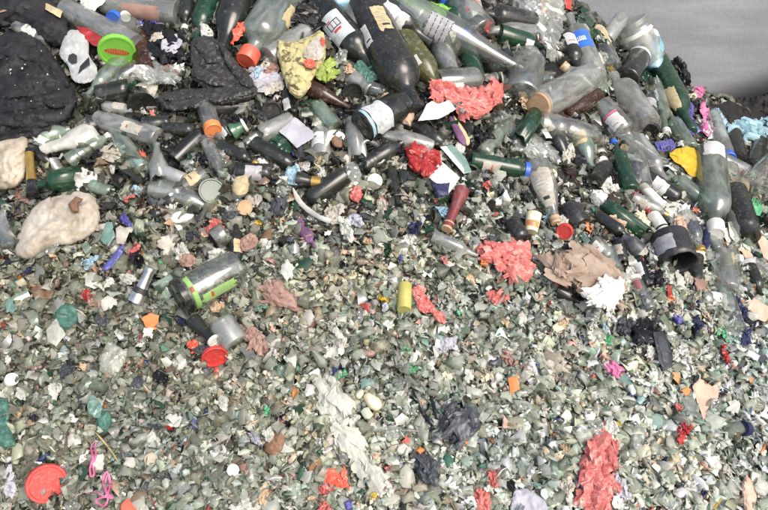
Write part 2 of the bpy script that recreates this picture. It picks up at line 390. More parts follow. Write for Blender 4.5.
def bottle(label, a, b, w, kind, m, cap=None, labs=(), la=None, lb=None, cat='bottle', name='glass_bottle',
           broken=None, short=None, capkind='cap', group=None, foil=None, roll=0.0):
    """a lies at the base, b at the mouth, w pixels wide; la / lb how high each end is lifted off the heap"""
    mx, my = (a[0] + b[0]) / 2, (a[1] + b[1]) / 2
    R = w / 2 * mpp(mx, my)
    see = m.name.startswith(('clear', 'dusty_clear'))
    la = R * .75 if la is None else la; lb = R * .75 if lb is None else lb
    A, B = P1(a[0], a[1], la), P1(b[0], b[1], lb)
    L = (B - A).length
    mw = frame(A, B - A, EYE - (A + B) / 2)
    if roll: mw = mw @ Matrix.Rotation(math.radians(roll), 4, 'Z')
    root = thing(name, label, cat, mw, group)
    prof = [(r * R, z * L) for r, z in PROF[kind]]
    pf = prof
    if broken == 'base': pf = [q for q in prof if q[1] > .16 * L]; pf = [(R, .13 * L)] + pf
    if broken == 'neck':
        pf = [q for q in prof if q[1] < .52 * L] + [(R * .99, .56 * L), (R * .97, .7 * L)]
    V, F = lathe(pf, 30, jag=(.09 * L if broken else 0), jagend=(0 if broken == 'base' else len(pf) - 1), seed=mx * .37)
    body = obj('body', mesh('bottle_body', V, F, m, True, 50), root)
    if broken:
        s = body.modifiers.new('wall', 'SOLIDIFY'); s.thickness = .0028
    if cap:
        rr = rad_at(prof, .97 * L) * 1.14 if capkind != 'lid' else R * 1.03
        h = {'cap': .05 * L + .006, 'lid': .016, 'cork': .02, 'crown': .006, 'long': .09 * L + .012}[capkind]
        z0 = L - h * .75
        if capkind == 'cork': rr = rad_at(prof, .97 * L) * .95
        cpf = [(rr * .98, z0), (rr, z0 + .001), (rr, z0 + h * .9), (rr * .93, z0 + h), (rr * .85, z0 + h), (rr * .8, z0 + h - .0012)]
        if capkind == 'cork': cpf = [(rr, z0), (rr * 1.02, z0 + h * .9), (rr * .95, z0 + h)]
        V, F = lathe(cpf, 40, rib=0 if capkind == 'cork' else .035, zr=(z0 + .0005, z0 + h * .85))
        obj({'cork': 'cork', 'lid': 'lid'}.get(capkind, 'cap'), mesh('bottle_cap', V, F, cap, True, 35), root)
    if foil:
        fm, f0 = foil
        q = [(r + .0007, z) for r, z in prof if z > f0 * L and z < .99 * L]
        q = [(rad_at(prof, f0 * L) + .0007, f0 * L)] + q
        V, F = lathe(q, 28)
        obj('foil', mesh('neck_foil', V, F, fm, True, 50), root)
    for k, lb_ in enumerate(labs):
        z0, z1, ca, ha, lm = lb_[:5]; pr = lb_[5] if len(lb_) > 5 else None
        V, F = patch(prof, z0 * L, z1 * L, ca - ha, ca + ha, .0007, tear=(0 if pr in ('bars', 'script', 'oval') else .12), seed=k + mx)
        lo = obj('label', mesh('bottle_label', V, F, lm, True, 50), root)
        def pr_(nm, zz0, zz1, c, h, mm, off=.0011):
            V, F = patch(prof, zz0 * L, zz1 * L, c - h, c + h, off, 3, 6); obj(nm, mesh(nm, V, F, mm, True, 50), lo)
        d = z1 - z0
        if pr == 'bars':
            for q, f in enumerate((.02, .27, .5, .74, .97)): pr_('printed_bar', z0 + d * (f - .012), z0 + d * (f + .022), ca, ha * .92, M['ink'])
            pr_('printed_rule', z0 + d * .3, z0 + d * .97, ca + ha * .88, 2, M['ink'], .0014)
        if pr == 'script':
            for q in range(7):
                c = ca + ha * (-.42 + .14 * q); pr_('printed_letter', z0 + d * .42, z0 + d * (.62 if q else .75), c, ha * .035, M['whiteink'])
            pr_('printed_stroke', z0 + d * .38, z0 + d * .42, ca, ha * .5, M['whiteink'])
        if pr == 'text':
            r_ = np.random.default_rng(int(mx * 3 + my))
            big = r_.uniform(.5, .8)
            for q, f in enumerate((.16, .27, .36, .45, .54, .63, big)):
                if q == 6: pr_('printed_band', z0 + d * (f - .03), z0 + d * (f + .05), ca + ha * r_.uniform(-.2, .2), ha * r_.uniform(.3, .6), [M['ink'], M['greymetal'], M['wineink']][int(r_.integers(3))]); continue
                if abs(f - big) < .07: continue
                u = -.75
                while u < .6:
                    w_ = r_.uniform(.08, .3)
                    if r_.random() < .75: pr_('printed_word', z0 + d * (f - .012), z0 + d * (f + .014), ca + ha * (u + w_ / 2), ha * w_ / 2, M['greymetal'])
                    u += w_ + .07
        if pr == 'oval':
            for f0, f1, c, h in ((.28, .31, 0, .5), (.52, .55, 0, .5), (.28, .55, -.5, .03), (.28, .55, .5, .03), (.28, .55, -.17, .025), (.28, .55, .17, .025)):
                pr_('printed_frame', z0 + d * f0, z0 + d * f1, ca + ha * c, ha * h, M['ink'])
            pr_('printed_seal', z0 + d * .6, z0 + d * .68, ca, ha * .34, M['redink']); pr_('printed_seal', z0 + d * .22, z0 + d * .26, ca + ha * .3, ha * .2, M['redink'])
    t = Vector((b[0] - a[0], b[1] - a[1])); nrm = Vector((-t.y, t.x)).normalized() * (w / 2 - 1)
    if not see: mask_poly([(a[0] + nrm.x, a[1] + nrm.y), (b[0] + nrm.x * .6, b[1] + nrm.y * .6), (b[0] - nrm.x * .6, b[1] - nrm.y * .6), (a[0] - nrm.x, a[1] - nrm.y)])
    land(mx, my, short)
    return root

def chaikin(p, n):
    for _ in range(n):
        q = []
        for a, b in zip(p, p[1:] + p[:1]):
            q += [(a[0] * .75 + b[0] * .25, a[1] * .75 + b[1] * .25), (a[0] * .25 + b[0] * .75, a[1] * .25 + b[1] * .75)]
        p = q
    return p
STY = dict(                                              # lift, dome, crumple, frequency, thickness, rounding, ragged edge
    film=(.012, .004, .0095, 135, .0008, 1, 3.0), paper=(.013, .003, .0026, 30, .0007, 0, .5),
    cloth=(.002, .022, .017, 32, .004, 1, 2.5), lump=(-.004, .045, .004, 26, .01, 2, .3),
    foil=(.010, .006, .0060, 120, .0006, 1, 1.0), rag=(.008, .006, .0105, 170, .0012, 1, 4.0), card=(.012, .002, .0012, 14, .0022, 0, .3),
    chunk=(-.002, .020, .003, 45, .008, 0, .6))
def blob_mesh(name, pts, style, m, lift=None, dome=None, amp=None, freq=None, edge=None, n=420, seed=0, thick=None):
    l, d, a, f, th, rnd, eg = STY[style]; thick = None if thick is None else thick
    l = l if lift is None else lift; d = d if dome is None else dome; a = a if amp is None else amp
    f = f if freq is None else freq; eg = eg if edge is None else edge; th = th if thick is None else thick
    p = chaikin([tuple(map(float, q)) for q in pts], rnd)
    area = abs(sum(x0 * y1 - x1 * y0 for (x0, y0), (x1, y1) in zip(p, p[1:] + p[:1]))) / 2
    flappy = style in ('film', 'rag') and thick is None
    if style == 'cloth' or thick is not None: n = int(n * 1.7)
    if flappy or style == 'foil': n = int(np.clip(area / 7.5, 60, n))
    st = max(.7, math.sqrt(area / n))
    bd = []
    for (x0, y0), (x1, y1) in zip(p, p[1:] + p[:1]):
        k = max(1, int(round(math.hypot(x1 - x0, y1 - y0) / st)))
        for i in range(k):
            x, y = x0 + (x1 - x0) * i / k, y0 + (y1 - y0) * i / k
            v = Vector((x * .33, y * .33, seed)); w = Vector((x * .11, y * .11, seed + 9))
            bd.append((x + eg * (noise.noise(v) + noise.noise(w)), y + eg * (noise.noise(v + Vector((7, 3, 1))) + noise.noise(w + Vector((3, 1, 8))))))
    B = np.array(bd)
    x0, y0 = B.min(0); x1, y1 = B.max(0)
    gx, gy = np.meshgrid(np.arange(x0, x1, st), np.arange(y0, y1, st))
    gx = gx + (np.arange(gx.shape[0]) % 2)[:, None] * st * .5 + rng.uniform(-.22, .22, gx.shape) * st
    gy = gy + rng.uniform(-.22, .22, gy.shape) * st
    gx, gy = gx.ravel(), gy.ravel()
    ins = np.zeros(len(gx), bool)
    for (xi, yi), (xj, yj) in zip(bd, bd[-1:] + bd[:-1]):
        ins ^= ((yi > gy) != (yj > gy)) & (gx < (xj - xi) * (gy - yi) / ((yj - yi) or 1e-9) + xi)
    def bdist(q):
        return np.sqrt(((q[:, None, :] - B[None]) ** 2).sum(-1)).min(1)
    Q = np.stack([gx, gy], -1)[ins]
    if len(Q): Q = Q[bdist(Q) > st * .45]
    co = [Vector(q) for q in bd] + [Vector(q) for q in Q]
    nb = len(bd)
    vs, es, fs, *_ = geometry.delaunay_2d_cdt(co, [(i, (i + 1) % nb) for i in range(nb)], [], 1, 1e-5)
    X = np.array([tuple(v) for v in vs]); dist = bdist(X)
    D = max(dist.max(), 1e-3)
    h = l + d * np.sqrt(np.clip(1 - (1 - dist / D) ** 2, 0, 1))
    base = P(X[:, 0], X[:, 1])
    e = np.empty(len(X))
    rr_ = np.random.default_rng(int(seed * 10) + 3)
    creased = style in ('film', 'foil', 'rag', 'paper', 'cloth', 'card')
    dirs = rr_.standard_normal((9, 3)); dirs /= np.linalg.norm(dirs, axis=1)[:, None]; ph = rr_.uniform(0, 9, 9)
    VV_ = base * f + np.array([seed * 3.1, 0, 0])
    if creased:                                          # sharp folds that branch, longer along one direction than across it
        e[:] = 0
        ax = dirs[0]
        for k, (mul, am) in enumerate(((.30, 1.0), (.62, .72), (1.3, .46), (2.5, .22))):
            st_ = np.cross(ax, dirs[k + 1]) if k % 2 else ax
            st_ = st_ / np.linalg.norm(st_)
            Wk = (VV_ - np.outer(VV_ @ st_, st_) * (.8 if style == 'cloth' or thick is not None else .55)) * mul + ph[k]
            nn = np.array([noise.noise(Vector(q)) for q in Wk])
            e += am * (.55 - 2.4 * np.abs(nn))
        e *= .95
        if flappy or style == 'foil': e = .55 * e + rr_.uniform(-.55, .55, len(e))
        if style == 'cloth' or thick is not None: pass
    else:
        for i, q in enumerate(VV_):
            v = Vector(q)
            e[i] = 1 - 2.6 * abs(noise.noise(v)) + .7 * (1 - 2.6 * abs(noise.noise(v * 2.1))) - .5
    h = h + a * e * np.clip((.5 if creased else .25) + dist / (D * .5), 0, 1)
    top = P(X[:, 0], X[:, 1], h); bot = P(X[:, 0], X[:, 1], h - th)
    org = bot.mean(0)
    nv = len(X)
    V = np.concatenate([top, bot]) - org
    F = []; cnt = {}
    for t in fs:
        t = list(t)
        ar = sum(X[t[i - 1]][0] * X[t[i]][1] - X[t[i]][0] * X[t[i - 1]][1] for i in range(len(t)))
        if ar > 0: t.reverse()
        F.append(tuple(t)); F.append(tuple(nv + i for i in reversed(t)))
        for i in range(len(t)): cnt[(t[i - 1], t[i])] = 1
    for (i, j) in list(cnt):
        if (j, i) not in cnt: F.append((j, i, nv + i, nv + j))
    if flappy:
        V = [tuple(v) for v in V]
        cen = X - X.mean(0); w_, ev = np.linalg.eigh(cen.T @ cen); la_ = math.atan2(ev[1, 1], ev[0, 1])
        inn = np.where(dist > D * .12)[0]; span = math.sqrt(area)
        for q in range(int(np.clip(area / (40 if area > 160 else 48), 3, 34))):
            i = int(rr_.choice(inn)); px_, py_ = X[i]
            mp_ = mpp(px_, py_)
            ln = min(span * rr_.uniform(.3, .75), 26) * mp_; wd = ln * rr_.uniform(.25, .65)
            an = la_ + rr_.normal(0, .5)
            d3 = Vector(P(px_ + 2 * math.cos(an), py_ + 2 * math.sin(an), h[i])[0] - P(px_, py_, h[i])[0]).normalized()
            nz_ = ((EYE - Vector(top[i])).normalized() + Vector(rr_.standard_normal(3)) * .28).normalized()
            sd_ = d3.cross(nz_).normalized(); nz_ = sd_.cross(d3)
            cc_ = Vector(top[i] - org) + nz_ * rr_.uniform(-.002, .004)
            cu = rr_.uniform(.3, 1.4); b0 = len(V); bow = rr_.uniform(-.1, .3)
            for u in range(6):
                for v in range(5):
                    uu = u / 5 * 2 - 1; vv = v / 4 * 2 - 1
                    jg = 1 + (.35 * rr_.uniform(-1, 1) if v in (0, 4) else 0)
                    tw = wd * (1 - .15 * abs(uu) ** 2) * jg
                    t = vv * cu
                    V.append(tuple(cc_ + d3 * (uu * ln / 2 * (1 + (.25 * rr_.uniform(-1, 1) if u in (0, 5) else 0))) + sd_ * (tw / 2 * math.sin(t) / max(.5, math.sin(min(cu, 1.57)))) + nz_ * (tw / 2 * (math.cos(t) - .6) + bow * ln * .5 * (.4 - uu * uu) + .0008 * rr_.standard_normal())))
            for u in range(5):
                for v in range(4):
                    k = b0 + u * 5 + v; F.append((k, k + 1, k + 6, k + 5))
        return mesh(name, V, F, m), org, bd
    if style == 'foil': return mesh(name, V, F, m), org, bd
    return mesh(name, V, F, m, style in ('cloth', 'lump', 'film', 'rag', 'foil'), 24 if style in ('film', 'foil', 'rag') else 42 if style == 'cloth' else 60), org, bd
def blob(name, label, cat, pts, style, m, short=None, parts=(), group=None, **kw):
    seed = kw.pop('seed', (pts[0][0] * 7 + pts[0][1] * 13) % 97)
    me, org, bd = blob_mesh(name, pts, style, m, seed=seed, **kw)
    if parts:
        o = thing(name, label, cat, Matrix.Translation(Vector(org)), group)
        nm = {'paper': 'sheet', 'card': 'sheet', 'film': 'film', 'cloth': 'fabric', 'lump': 'lump', 'foil': 'foil', 'rag': 'film', 'chunk': 'lump'}[style]
        obj(nm, me, o)
        for k, (pn, pp, ps, pm, pk) in enumerate(parts):
            m2, o2, _ = blob_mesh(pn, pp, ps, pm, seed=seed + k + 1 if ps not in ('paper', 'card') else seed, n=160, **pk)
            c = obj(pn, m2, o); c.location = Vector(o2 - org)
    else:
        o = obj(name, me); o.location = Vector(org); tag(o, label, cat, group)
    mask_poly(bd, 2 if len(bd) > 40 else 1)
    c = np.mean(np.array(pts, float), 0)
    land(c[0], c[1], short)
    return o

def disc(name, label, cat, c, w, m, tilt=(0, 0), h=.010, lift=.012, short=None, lidprint=None, ribbed=True, flat=1.0, group=None, inner=None):
    """a cap or lid facing the viewer, leaning by tilt (right, up)"""
    R = w / 2 * mpp(*c)
    A = P1(c[0], c[1], lift)
    ax = (EYE - A).normalized() + RIGHT * tilt[0] + UP * tilt[1]
    mw = frame(A, ax, UP)
    pf = [(R * .94, -h), (R, -h + .0008), (R, -.0015), (R * .96, 0), (R * .86, 0), (R * .82, -.0014), (R * .3, -.0012), (.0001, -.0012)]
    if inner: pf = [(R * .94, -h), (R, -h + .0008), (R, -.0008), (R * .97, 0), (R * .9, 0), (R * .87, -h * .7), (R * .3, -h * .72), (.0001, -h * .72)]
    V, F = lathe(pf, 44, rib=.025 if ribbed else 0, zr=(-h + .0004, -.0016))
    me = mesh(name, V, F, m, True, 35)
    if lidprint:
        o = thing(name, label, cat, mw, group); obj('lid_shell', me, o)
        band, ink2 = lidprint
        V, F = [], []
        n = 26
        for zz in (-.0009, -.0013):
            for i in range(n):
                t = 2 * math.pi * i / n; V.append((R * .20 * math.sin(t) * (abs(math.sin(t)) ** .2) - R * .02, R * .66 * math.cos(t), zz))
        F = [tuple(range(n)), tuple(range(2 * n - 1, n - 1, -1))] + [(i, i + n, (i + 1) % n + n, (i + 1) % n) for i in range(n)]
        obj('printed_band', mesh('printed_band', V, F, band), o)
        V, F = [], []
        for k in range(9):                               # the row of small letters on the band
            y = R * (.5 - k * .125); s = R * .042; hh = R * (.085 + .03 * (k % 3 == 0))
            for (x0, x1, y0, y1) in ((-hh, hh, y - s * .4, y + s * .1), ((-hh, -hh * .6, y - s, y + s * .6), (hh * .6, hh, y - s, y + s * .6), (-.1 * hh, .2 * hh, y - s, y + s))[k % 3]):
                b0 = len(V)
                V += [(x0, y0, -.0006), (x1, y0, -.0006), (x1, y1, -.0006), (x0, y1, -.0006)] + [(x0, y0, -.0011), (x1, y0, -.0011), (x1, y1, -.0011), (x0, y1, -.0011)]
                F += [(b0, b0 + 1, b0 + 2, b0 + 3), (b0, b0 + 4, b0 + 5, b0 + 1), (b0 + 1, b0 + 5, b0 + 6, b0 + 2), (b0 + 2, b0 + 6, b0 + 7, b0 + 3), (b0 + 3, b0 + 7, b0 + 4, b0)]
        obj('printed_letters', mesh('printed_letters', V, F, ink2), o)
    else:
        o = obj(name, me); o.matrix_world = mw; tag(o, label, cat, group)
    mask_poly([(c[0] + w * .48 * math.cos(t), c[1] + w * .42 * math.sin(t)) for t in np.linspace(0, 6.28, 14)[:-1]])
    land(c[0], c[1], short)
    return o

def strip(name, label, cat, pts, w, m, lift=.014, flat=.25, short=None, closed=False, wob=.004, group=None, taper=True, parent=None):
    """a strap, stalk, cord or ring: an oval section swept along a path over the heap"""
    p = [np.array(q, float) for q in pts]
    path = []
    n = len(p)
    segs = n if closed else n - 1
    for i in range(segs):
        p0, p1, p2, p3 = (p[(i - 1) % n] if closed or i > 0 else p[0]), p[i], p[(i + 1) % n], (p[(i + 2) % n] if closed or i + 2 < n else p[-1])
        for k in range(7):
            t = k / 7
            path.append(.5 * (2 * p1 + (p2 - p0) * t + (2 * p0 - 5 * p1 + 4 * p2 - p3) * t * t + (3 * p1 - p0 - 3 * p2 + p3) * t ** 3))
    if not closed: path.append(p[-1])
    path = np.array(path)
    li = np.array([lift + wob * noise.noise(Vector((q[0] * .07, q[1] * .07, 5))) * 2 for q in path])
    pts3 = P(path[:, 0], path[:, 1], li)
    R = w / 2 * mpp(*path[len(path) // 2])
    V, F = [], []; k = 8; N = len(pts3)
    for i in range(N):
        a = pts3[(i - 1) % N] if closed or i > 0 else pts3[0]; b = pts3[(i + 1) % N] if closed or i + 1 < N else pts3[-1]
        tz = Vector(b - a).normalized(); nr = (EYE - Vector(pts3[i])).normalized(); sx = tz.cross(nr).normalized(); nr = sx.cross(tz)
        s = 1.0
        if taper and not closed: s = max(.25, min(1, 4 * min(i, N - 1 - i) / N + .25))
        s *= 1 + .25 * noise.noise(Vector((path[i][0] * .2, path[i][1] * .2, 2)))
        for j in range(k):
            t = 2 * math.pi * j / k
            V.append(Vector(pts3[i]) + sx * (R * s * math.cos(t)) + nr * (R * s * flat * math.sin(t)))
    for i in range(N if closed else N - 1):
        for j in range(k):
            F.append((i * k + j, i * k + (j + 1) % k, ((i + 1) % N) * k + (j + 1) % k, ((i + 1) % N) * k + j))
    if not closed: F += [tuple(range(k - 1, -1, -1)), tuple((N - 1) * k + j for j in range(k))]
    org = Vector(pts3.mean(0))
    me = mesh(name, [v - org for v in V], F, m, True, 60)
    o = obj(name, me); o.location = org
    if parent is None: tag(o, label, cat, group)
    else: o.parent = parent; o.location = org - parent.location
    land(path[:, 0].mean(), path[:, 1].mean(), short)
    return o

# ------------------------------------------------------------------ the setting: floor, wall, heap body
def structure(name, me):
    o = obj(name, me); o['kind'] = 'structure'; return o
gm = mat('stained_concrete_floor', (.16, .155, .145), (.09, .088, .08), rough=.85, dirt=.3, scale=1.2, bump=.3, bscale=30)
structure('ground', mesh('ground', [(-60, -60, 0), (60, -60, 0), (60, 60, 0), (-60, 60, 0)], [(0, 1, 2, 3)], gm))

hm = mat('dark_grit', (.105, .10, .082), (.05, .049, .041), rough=.8, dirt=.2, scale=60, bump=.6, bscale=300, dustcol=(.12, .115, .1))
nx, ny = 300, 220
xs = np.linspace(-2.9, 2.3, nx); ys = np.linspace(.30, YW + .02, ny)
gx, gy = np.meshgrid(xs, ys)
gz = H(gx, gy) - .006 + .005 * rng.standard_normal(gx.shape)
gz[0] = -.01
V = np.stack([gx, gy, gz], -1).reshape(-1, 3)
idx = np.arange(nx * ny).reshape(ny, nx)
F = np.stack([idx[:-1, :-1], idx[:-1, 1:], idx[1:, 1:], idx[1:, :-1]], -1).reshape(-1, 4).tolist()
structure('terrain', mesh('heap_terrain', V.tolist(), F, hm))

# the concrete wall the heap leans on: scraped, dusty, with dull diagonal scuffs
wm = bpy.data.materials.new('scuffed_grey_concrete'); wm.use_nodes = True
nt = wm.node_tree; N, L = nt.nodes, nt.links
b = N['Principled BSDF']; b.inputs['Roughness'].default_value = .75; b.inputs['Specular IOR Level'].default_value = .25
tc = N.new('ShaderNodeTexCoord')
m1 = N.new('ShaderNodeMapping'); m1.inputs['Rotation'].default_value = (0, math.radians(38), 0); m1.inputs['Scale'].default_value = (1.2, 1, 9)
L.new(tc.outputs['Object'], m1.inputs['Vector'])
n1 = N.new('ShaderNodeTexNoise'); n1.inputs['Scale'].default_value = 2.6; n1.inputs['Detail'].default_value = 6; L.new(m1.outputs[0], n1.inputs['Vector'])
n2 = N.new('ShaderNodeTexNoise'); n2.inputs['Scale'].default_value = 1.7; n2.inputs['Detail'].default_value = 4; L.new(tc.outputs['Object'], n2.inputs['Vector'])
n3 = N.new('ShaderNodeTexNoise'); n3.inputs['Scale'].default_value = 70; n3.inputs['Detail'].default_value = 5; L.new(tc.outputs['Object'], n3.inputs['Vector'])
r1 = N.new('ShaderNodeValToRGB'); r1.color_ramp.elements[0].color = (.18, .188, .207, 1); r1.color_ramp.elements[1].color = (.235, .244, .264, 1)
r1.color_ramp.elements[0].position = .34; r1.color_ramp.elements[1].position = .68
L.new(n1.outputs['Fac'], r1.inputs[0])
r2 = N.new('ShaderNodeValToRGB'); r2.color_ramp.elements[0].color = (.84, .84, .84, 1); r2.color_ramp.elements[1].color = (1.12, 1.12, 1.11, 1)
r2.color_ramp.elements[0].position = .35; r2.color_ramp.elements[1].position = .66
L.new(n2.outputs['Fac'], r2.inputs[0])
x1 = N.new('ShaderNodeMix'); x1.data_type = 'RGBA'; x1.blend_type = 'MULTIPLY'; x1.inputs[0].default_value = 1
L.new(r1.outputs[0], x1.inputs[6]); L.new(r2.outputs[0], x1.inputs[7])
r3 = N.new('ShaderNodeMapRange'); r3.inputs['From Min'].default_value = .3; r3.inputs['From Max'].default_value = .7; r3.inputs['To Min'].default_value = .93; r3.inputs['To Max'].default_value = 1.06
L.new(n3.outputs['Fac'], r3.inputs['Value'])
x2 = N.new('ShaderNodeVectorMath'); x2.operation = 'SCALE'; L.new(x1.outputs[2], x2.inputs[0]); L.new(r3.outputs[0], x2.inputs['Scale'])
# near-black zone at the wall's foot on the right, soft-edged along a rising diagonal
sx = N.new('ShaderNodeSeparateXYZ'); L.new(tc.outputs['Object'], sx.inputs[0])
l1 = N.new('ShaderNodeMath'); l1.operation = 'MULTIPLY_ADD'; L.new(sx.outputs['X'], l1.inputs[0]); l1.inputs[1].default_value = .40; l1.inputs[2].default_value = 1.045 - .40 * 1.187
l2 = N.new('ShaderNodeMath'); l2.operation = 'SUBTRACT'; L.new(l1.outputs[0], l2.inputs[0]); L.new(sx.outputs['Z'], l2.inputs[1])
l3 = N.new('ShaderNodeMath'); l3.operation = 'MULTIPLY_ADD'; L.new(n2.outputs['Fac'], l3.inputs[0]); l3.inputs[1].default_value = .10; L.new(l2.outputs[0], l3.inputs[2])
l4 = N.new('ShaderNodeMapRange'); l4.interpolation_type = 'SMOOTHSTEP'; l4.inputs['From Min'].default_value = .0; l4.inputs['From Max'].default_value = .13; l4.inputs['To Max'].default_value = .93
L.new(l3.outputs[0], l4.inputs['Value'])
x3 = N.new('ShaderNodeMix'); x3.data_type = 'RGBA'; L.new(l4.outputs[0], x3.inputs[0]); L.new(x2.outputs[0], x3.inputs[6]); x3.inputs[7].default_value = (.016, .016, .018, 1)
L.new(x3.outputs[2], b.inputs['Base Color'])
bp = N.new('ShaderNodeBump'); bp.inputs['Strength'].default_value = .25; bp.inputs['Distance'].default_value = .004
L.new(n3.outputs['Fac'], bp.inputs['Height']); L.new(bp.outputs[0], b.inputs['Normal'])
def boxv(x0, x1, y0, y1, z0, z1):
    V = [(x, y, z) for z in (z0, z1) for y in (y0, y1) for x in (x0, x1)]
    return V, [(0, 2, 3, 1), (4, 5, 7, 6), (0, 1, 5, 4), (2, 6, 7, 3), (0, 4, 6, 2), (1, 3, 7, 5)]
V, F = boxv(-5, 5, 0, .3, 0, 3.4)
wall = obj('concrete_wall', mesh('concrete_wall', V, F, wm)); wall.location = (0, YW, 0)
tag(wall, 'scuffed grey concrete wall rising behind the heap', 'wall')

# ------------------------------------------------------------------ bottles, jars and cans
Bt = bottle
# top left
Bt('clear plastic tube lying above the lime green lid', (66, 9), (136, 46), 23, 'cyl', M['greyplastic'], cat='tube', name='plastic_tube', la=.05, lb=.055, short='the clear plastic tube')
Bt('dark brown bottle pointing down beside the orange strip, top left', (243, -14), (222, 52), 34, 'beer', M['black'], la=.05, lb=.02)
Bt('grey-green glass bottle with a coral red cap pointing downwards', (288, -10), (247, 59), 40, 'spirit', M['greygreen'], cap=M['coralcap'], capkind='long', la=.05, lb=.05, short='the coral-capped bottle', labs=[(.28, .5, -48, 22, M['creamlabel'])])
Bt('black bottle with a silver shoulder label framed in black and red', (322, 8), (378, 74), 33, 'wine', M['black'], la=.035, lb=.018, short='the silver-labelled bottle', labs=[(.22, .56, 6, 44, M['label'], 'oval')])
Bt('long black bottle with torn white and cream labels, ice specked', (364, 6), (418, 112), 42, 'spirit', M['blackdusty'], la=.045, lb=.03, short='the torn-labelled black bottle', labs=[(.28, .44, 34, 14, M['paper'], 'text'), (.18, .40, -30, 20, M['creamlabel'], 'text')])
Bt('dark bottle with a white rectangular label above the torn-labelled bottle', (366, -4), (432, 44), 27, 'wine', M['black'], la=.09, lb=.06, labs=[(.28, .62, 0, 40, M['paper'], 'text')])
Bt('olive green bottle with a white paper scrap behind the coral bag', (402, 38), (442, 92), 28, 'beer', M['olive'], la=.02, lb=.01, labs=[(.45, .6, 10, 16, M['paper'])])
Bt('clear glass spirit bottle with a grey barred label lying across the top', (398, 8), (521, 70), 37, 'long', M['clear'], la=.085, lb=.07, short='the barred-label bottle', labs=[(.24, .42, 12, 50, M['graylabel'], 'bars')])
Bt('clear jar with a blue top behind the barred-label bottle', (482, 34), (452, 2), 34, 'jar', M['dusty'], cap=M['blue'], capkind='lid', la=.03, lb=.035)
Bt('pale green glass jar standing at the base of the barred-label bottle', (392, 2), (428, 26), 36, 'jar', M['palegreen'], la=.05, lb=.05)
Bt('dark bottle showing its open mouth above the barred-label bottle', (532, 24), (482, 13), 24, 'spirit', M['blackdusty'], la=.03, lb=.045)
Bt('dusty grey bottle lying beneath the open dark bottle', (536, 34), (486, 30), 20, 'beer', M['frost'], la=.02, lb=.02)
Bt('dark green bottle with a torn white label under the printed clear bag', (498, 34), (545, 48), 20, 'wine', M['dkgreen'], la=.02, lb=.02, labs=[(.5, .68, 5, 26, M['paper'])])
Bt('broken clear bottle base standing on end right of the coral bag', (520, 98), (530, 46), 38, 'jar', M['clear'], la=.03, lb=.04, broken='neck', short='the broken clear bottle')
Bt('frosted grey bottle with a cork facing the viewer', (590, 78), (538, 106), 32, 'jar', M['frost'], cap=M['cork'], capkind='cork', la=.035, lb=.055, short='the corked grey bottle')
Bt('frosted bottle neck with a tan stopper above the corked grey bottle', (590, 90), (563, 66), 22, 'beer', M['frost'], cap=M['cork'], capkind='cork', la=.01, lb=.045)
Bt('grey bottle with a blue label bearing white script', (595, 78), (569, 16), 23, 'spirit', M['frost'], la=.045, lb=.05, short='the blue-labelled bottle', labs=[(.34, .6, 6, 58, M['bluelabel'], 'script')])
Bt('clear glass bottle with cream label next to the blue-labelled bottle', (612, 70), (588, 14), 20, 'wine', M['dusty'], la=.03, lb=.03, labs=[(.35, .68, 30, 40, M['creamlabel'], 'text')])
Bt('round dusty bottle base set on the heap crest against the wall', (606, 40), (622, 18), 15, 'cyl', M['frost'], la=.02, lb=.05)
Bt('large clear jar with a white ring label on the heap crest', (648, 62), (630, 22), 36, 'jar', M['greyplastic'], la=.03, lb=.045, short='the white-ringed jar', labs=[(.68, .78, 0, 62, M['white'])])
Bt('small aqua blue plastic bottle on the heap crest', (654, 70), (657, 35), 15, 'pet', M['bluegl'], la=.05, lb=.06, short='the aqua bottle', labs=[(.05, .28, 0, 80, M['skyfilm'])])
Bt('grey frosted bottle standing upright between crest bottles, right of the corked bottle', (646, 128), (612, 76), 31, 'spirit', M['frost'], la=.035, lb=.03, short='the big frosted bottle')
Bt('clear wide bottle lying just below the corked grey bottle', (536, 124), (606, 142), 28, 'pet', M['dusty'], la=.03, lb=.025, short='the wide clear bottle')
Bt('small dark bottle with amber shoulder between two grey bottles', (596, 96), (566, 114), 20, 'beer', M['brown'], la=.015, lb=.01)
Bt('clear bottle with a pink and white tag left of the big frosted bottle', (600, 105), (634, 142), 24, 'spirit', M['dusty'], la=.02, lb=.02, labs=[(.38, .66, 0, 38, M['paper'], 'text'), (.33, .37, 0, 42, M['magenta'])])
Bt('pale clear bottle standing below the big frosted bottle', (640, 190), (628, 138), 25, 'beer', M['dusty'], la=.02, lb=.03)
Bt('dark green bottle with a cream label on the right crest', (656, 60), (692, 132), 24, 'wine', M['dkgreen'], la=.03, lb=.03, short='the cream-labelled green bottle', labs=[(.52, .74, 14, 32, M['creamlabel'])])
Bt('black bottle with a white collar leaning on the crest', (626, 80), (644, 48), 24, 'spirit', M['black'], la=.02, lb=.03, labs=[(.62, .70, 0, 60, M['label'])])
Bt('black bottle with grey label below the cream-labelled green bottle', (650, 132), (647, 96), 18, 'jar', M['black'], la=.02, lb=.02, labs=[(.5, .72, 0, 60, M['graylabel'])])
Bt('tall pale green-grey bottle standing mouth down, far right', (710, 152), (716, 232), 31, 'spirit', M['greygreen'], cap=M['white'], capkind='long', la=.055, lb=.05, short='the tall pale bottle', labs=[(.02, .2, -20, 40, M['paper'])])
Bt('clear bottle standing mouth down behind the tall pale bottle', (728, 168), (736, 246), 22, 'pet', M['dusty'], la=.02, lb=.02)
Bt('dark bottle under green netting right of the tall pale bottle', (732, 190), (748, 238), 27, 'jar', M['blackdusty'], la=.03, lb=.03, short='the netted dark bottle')
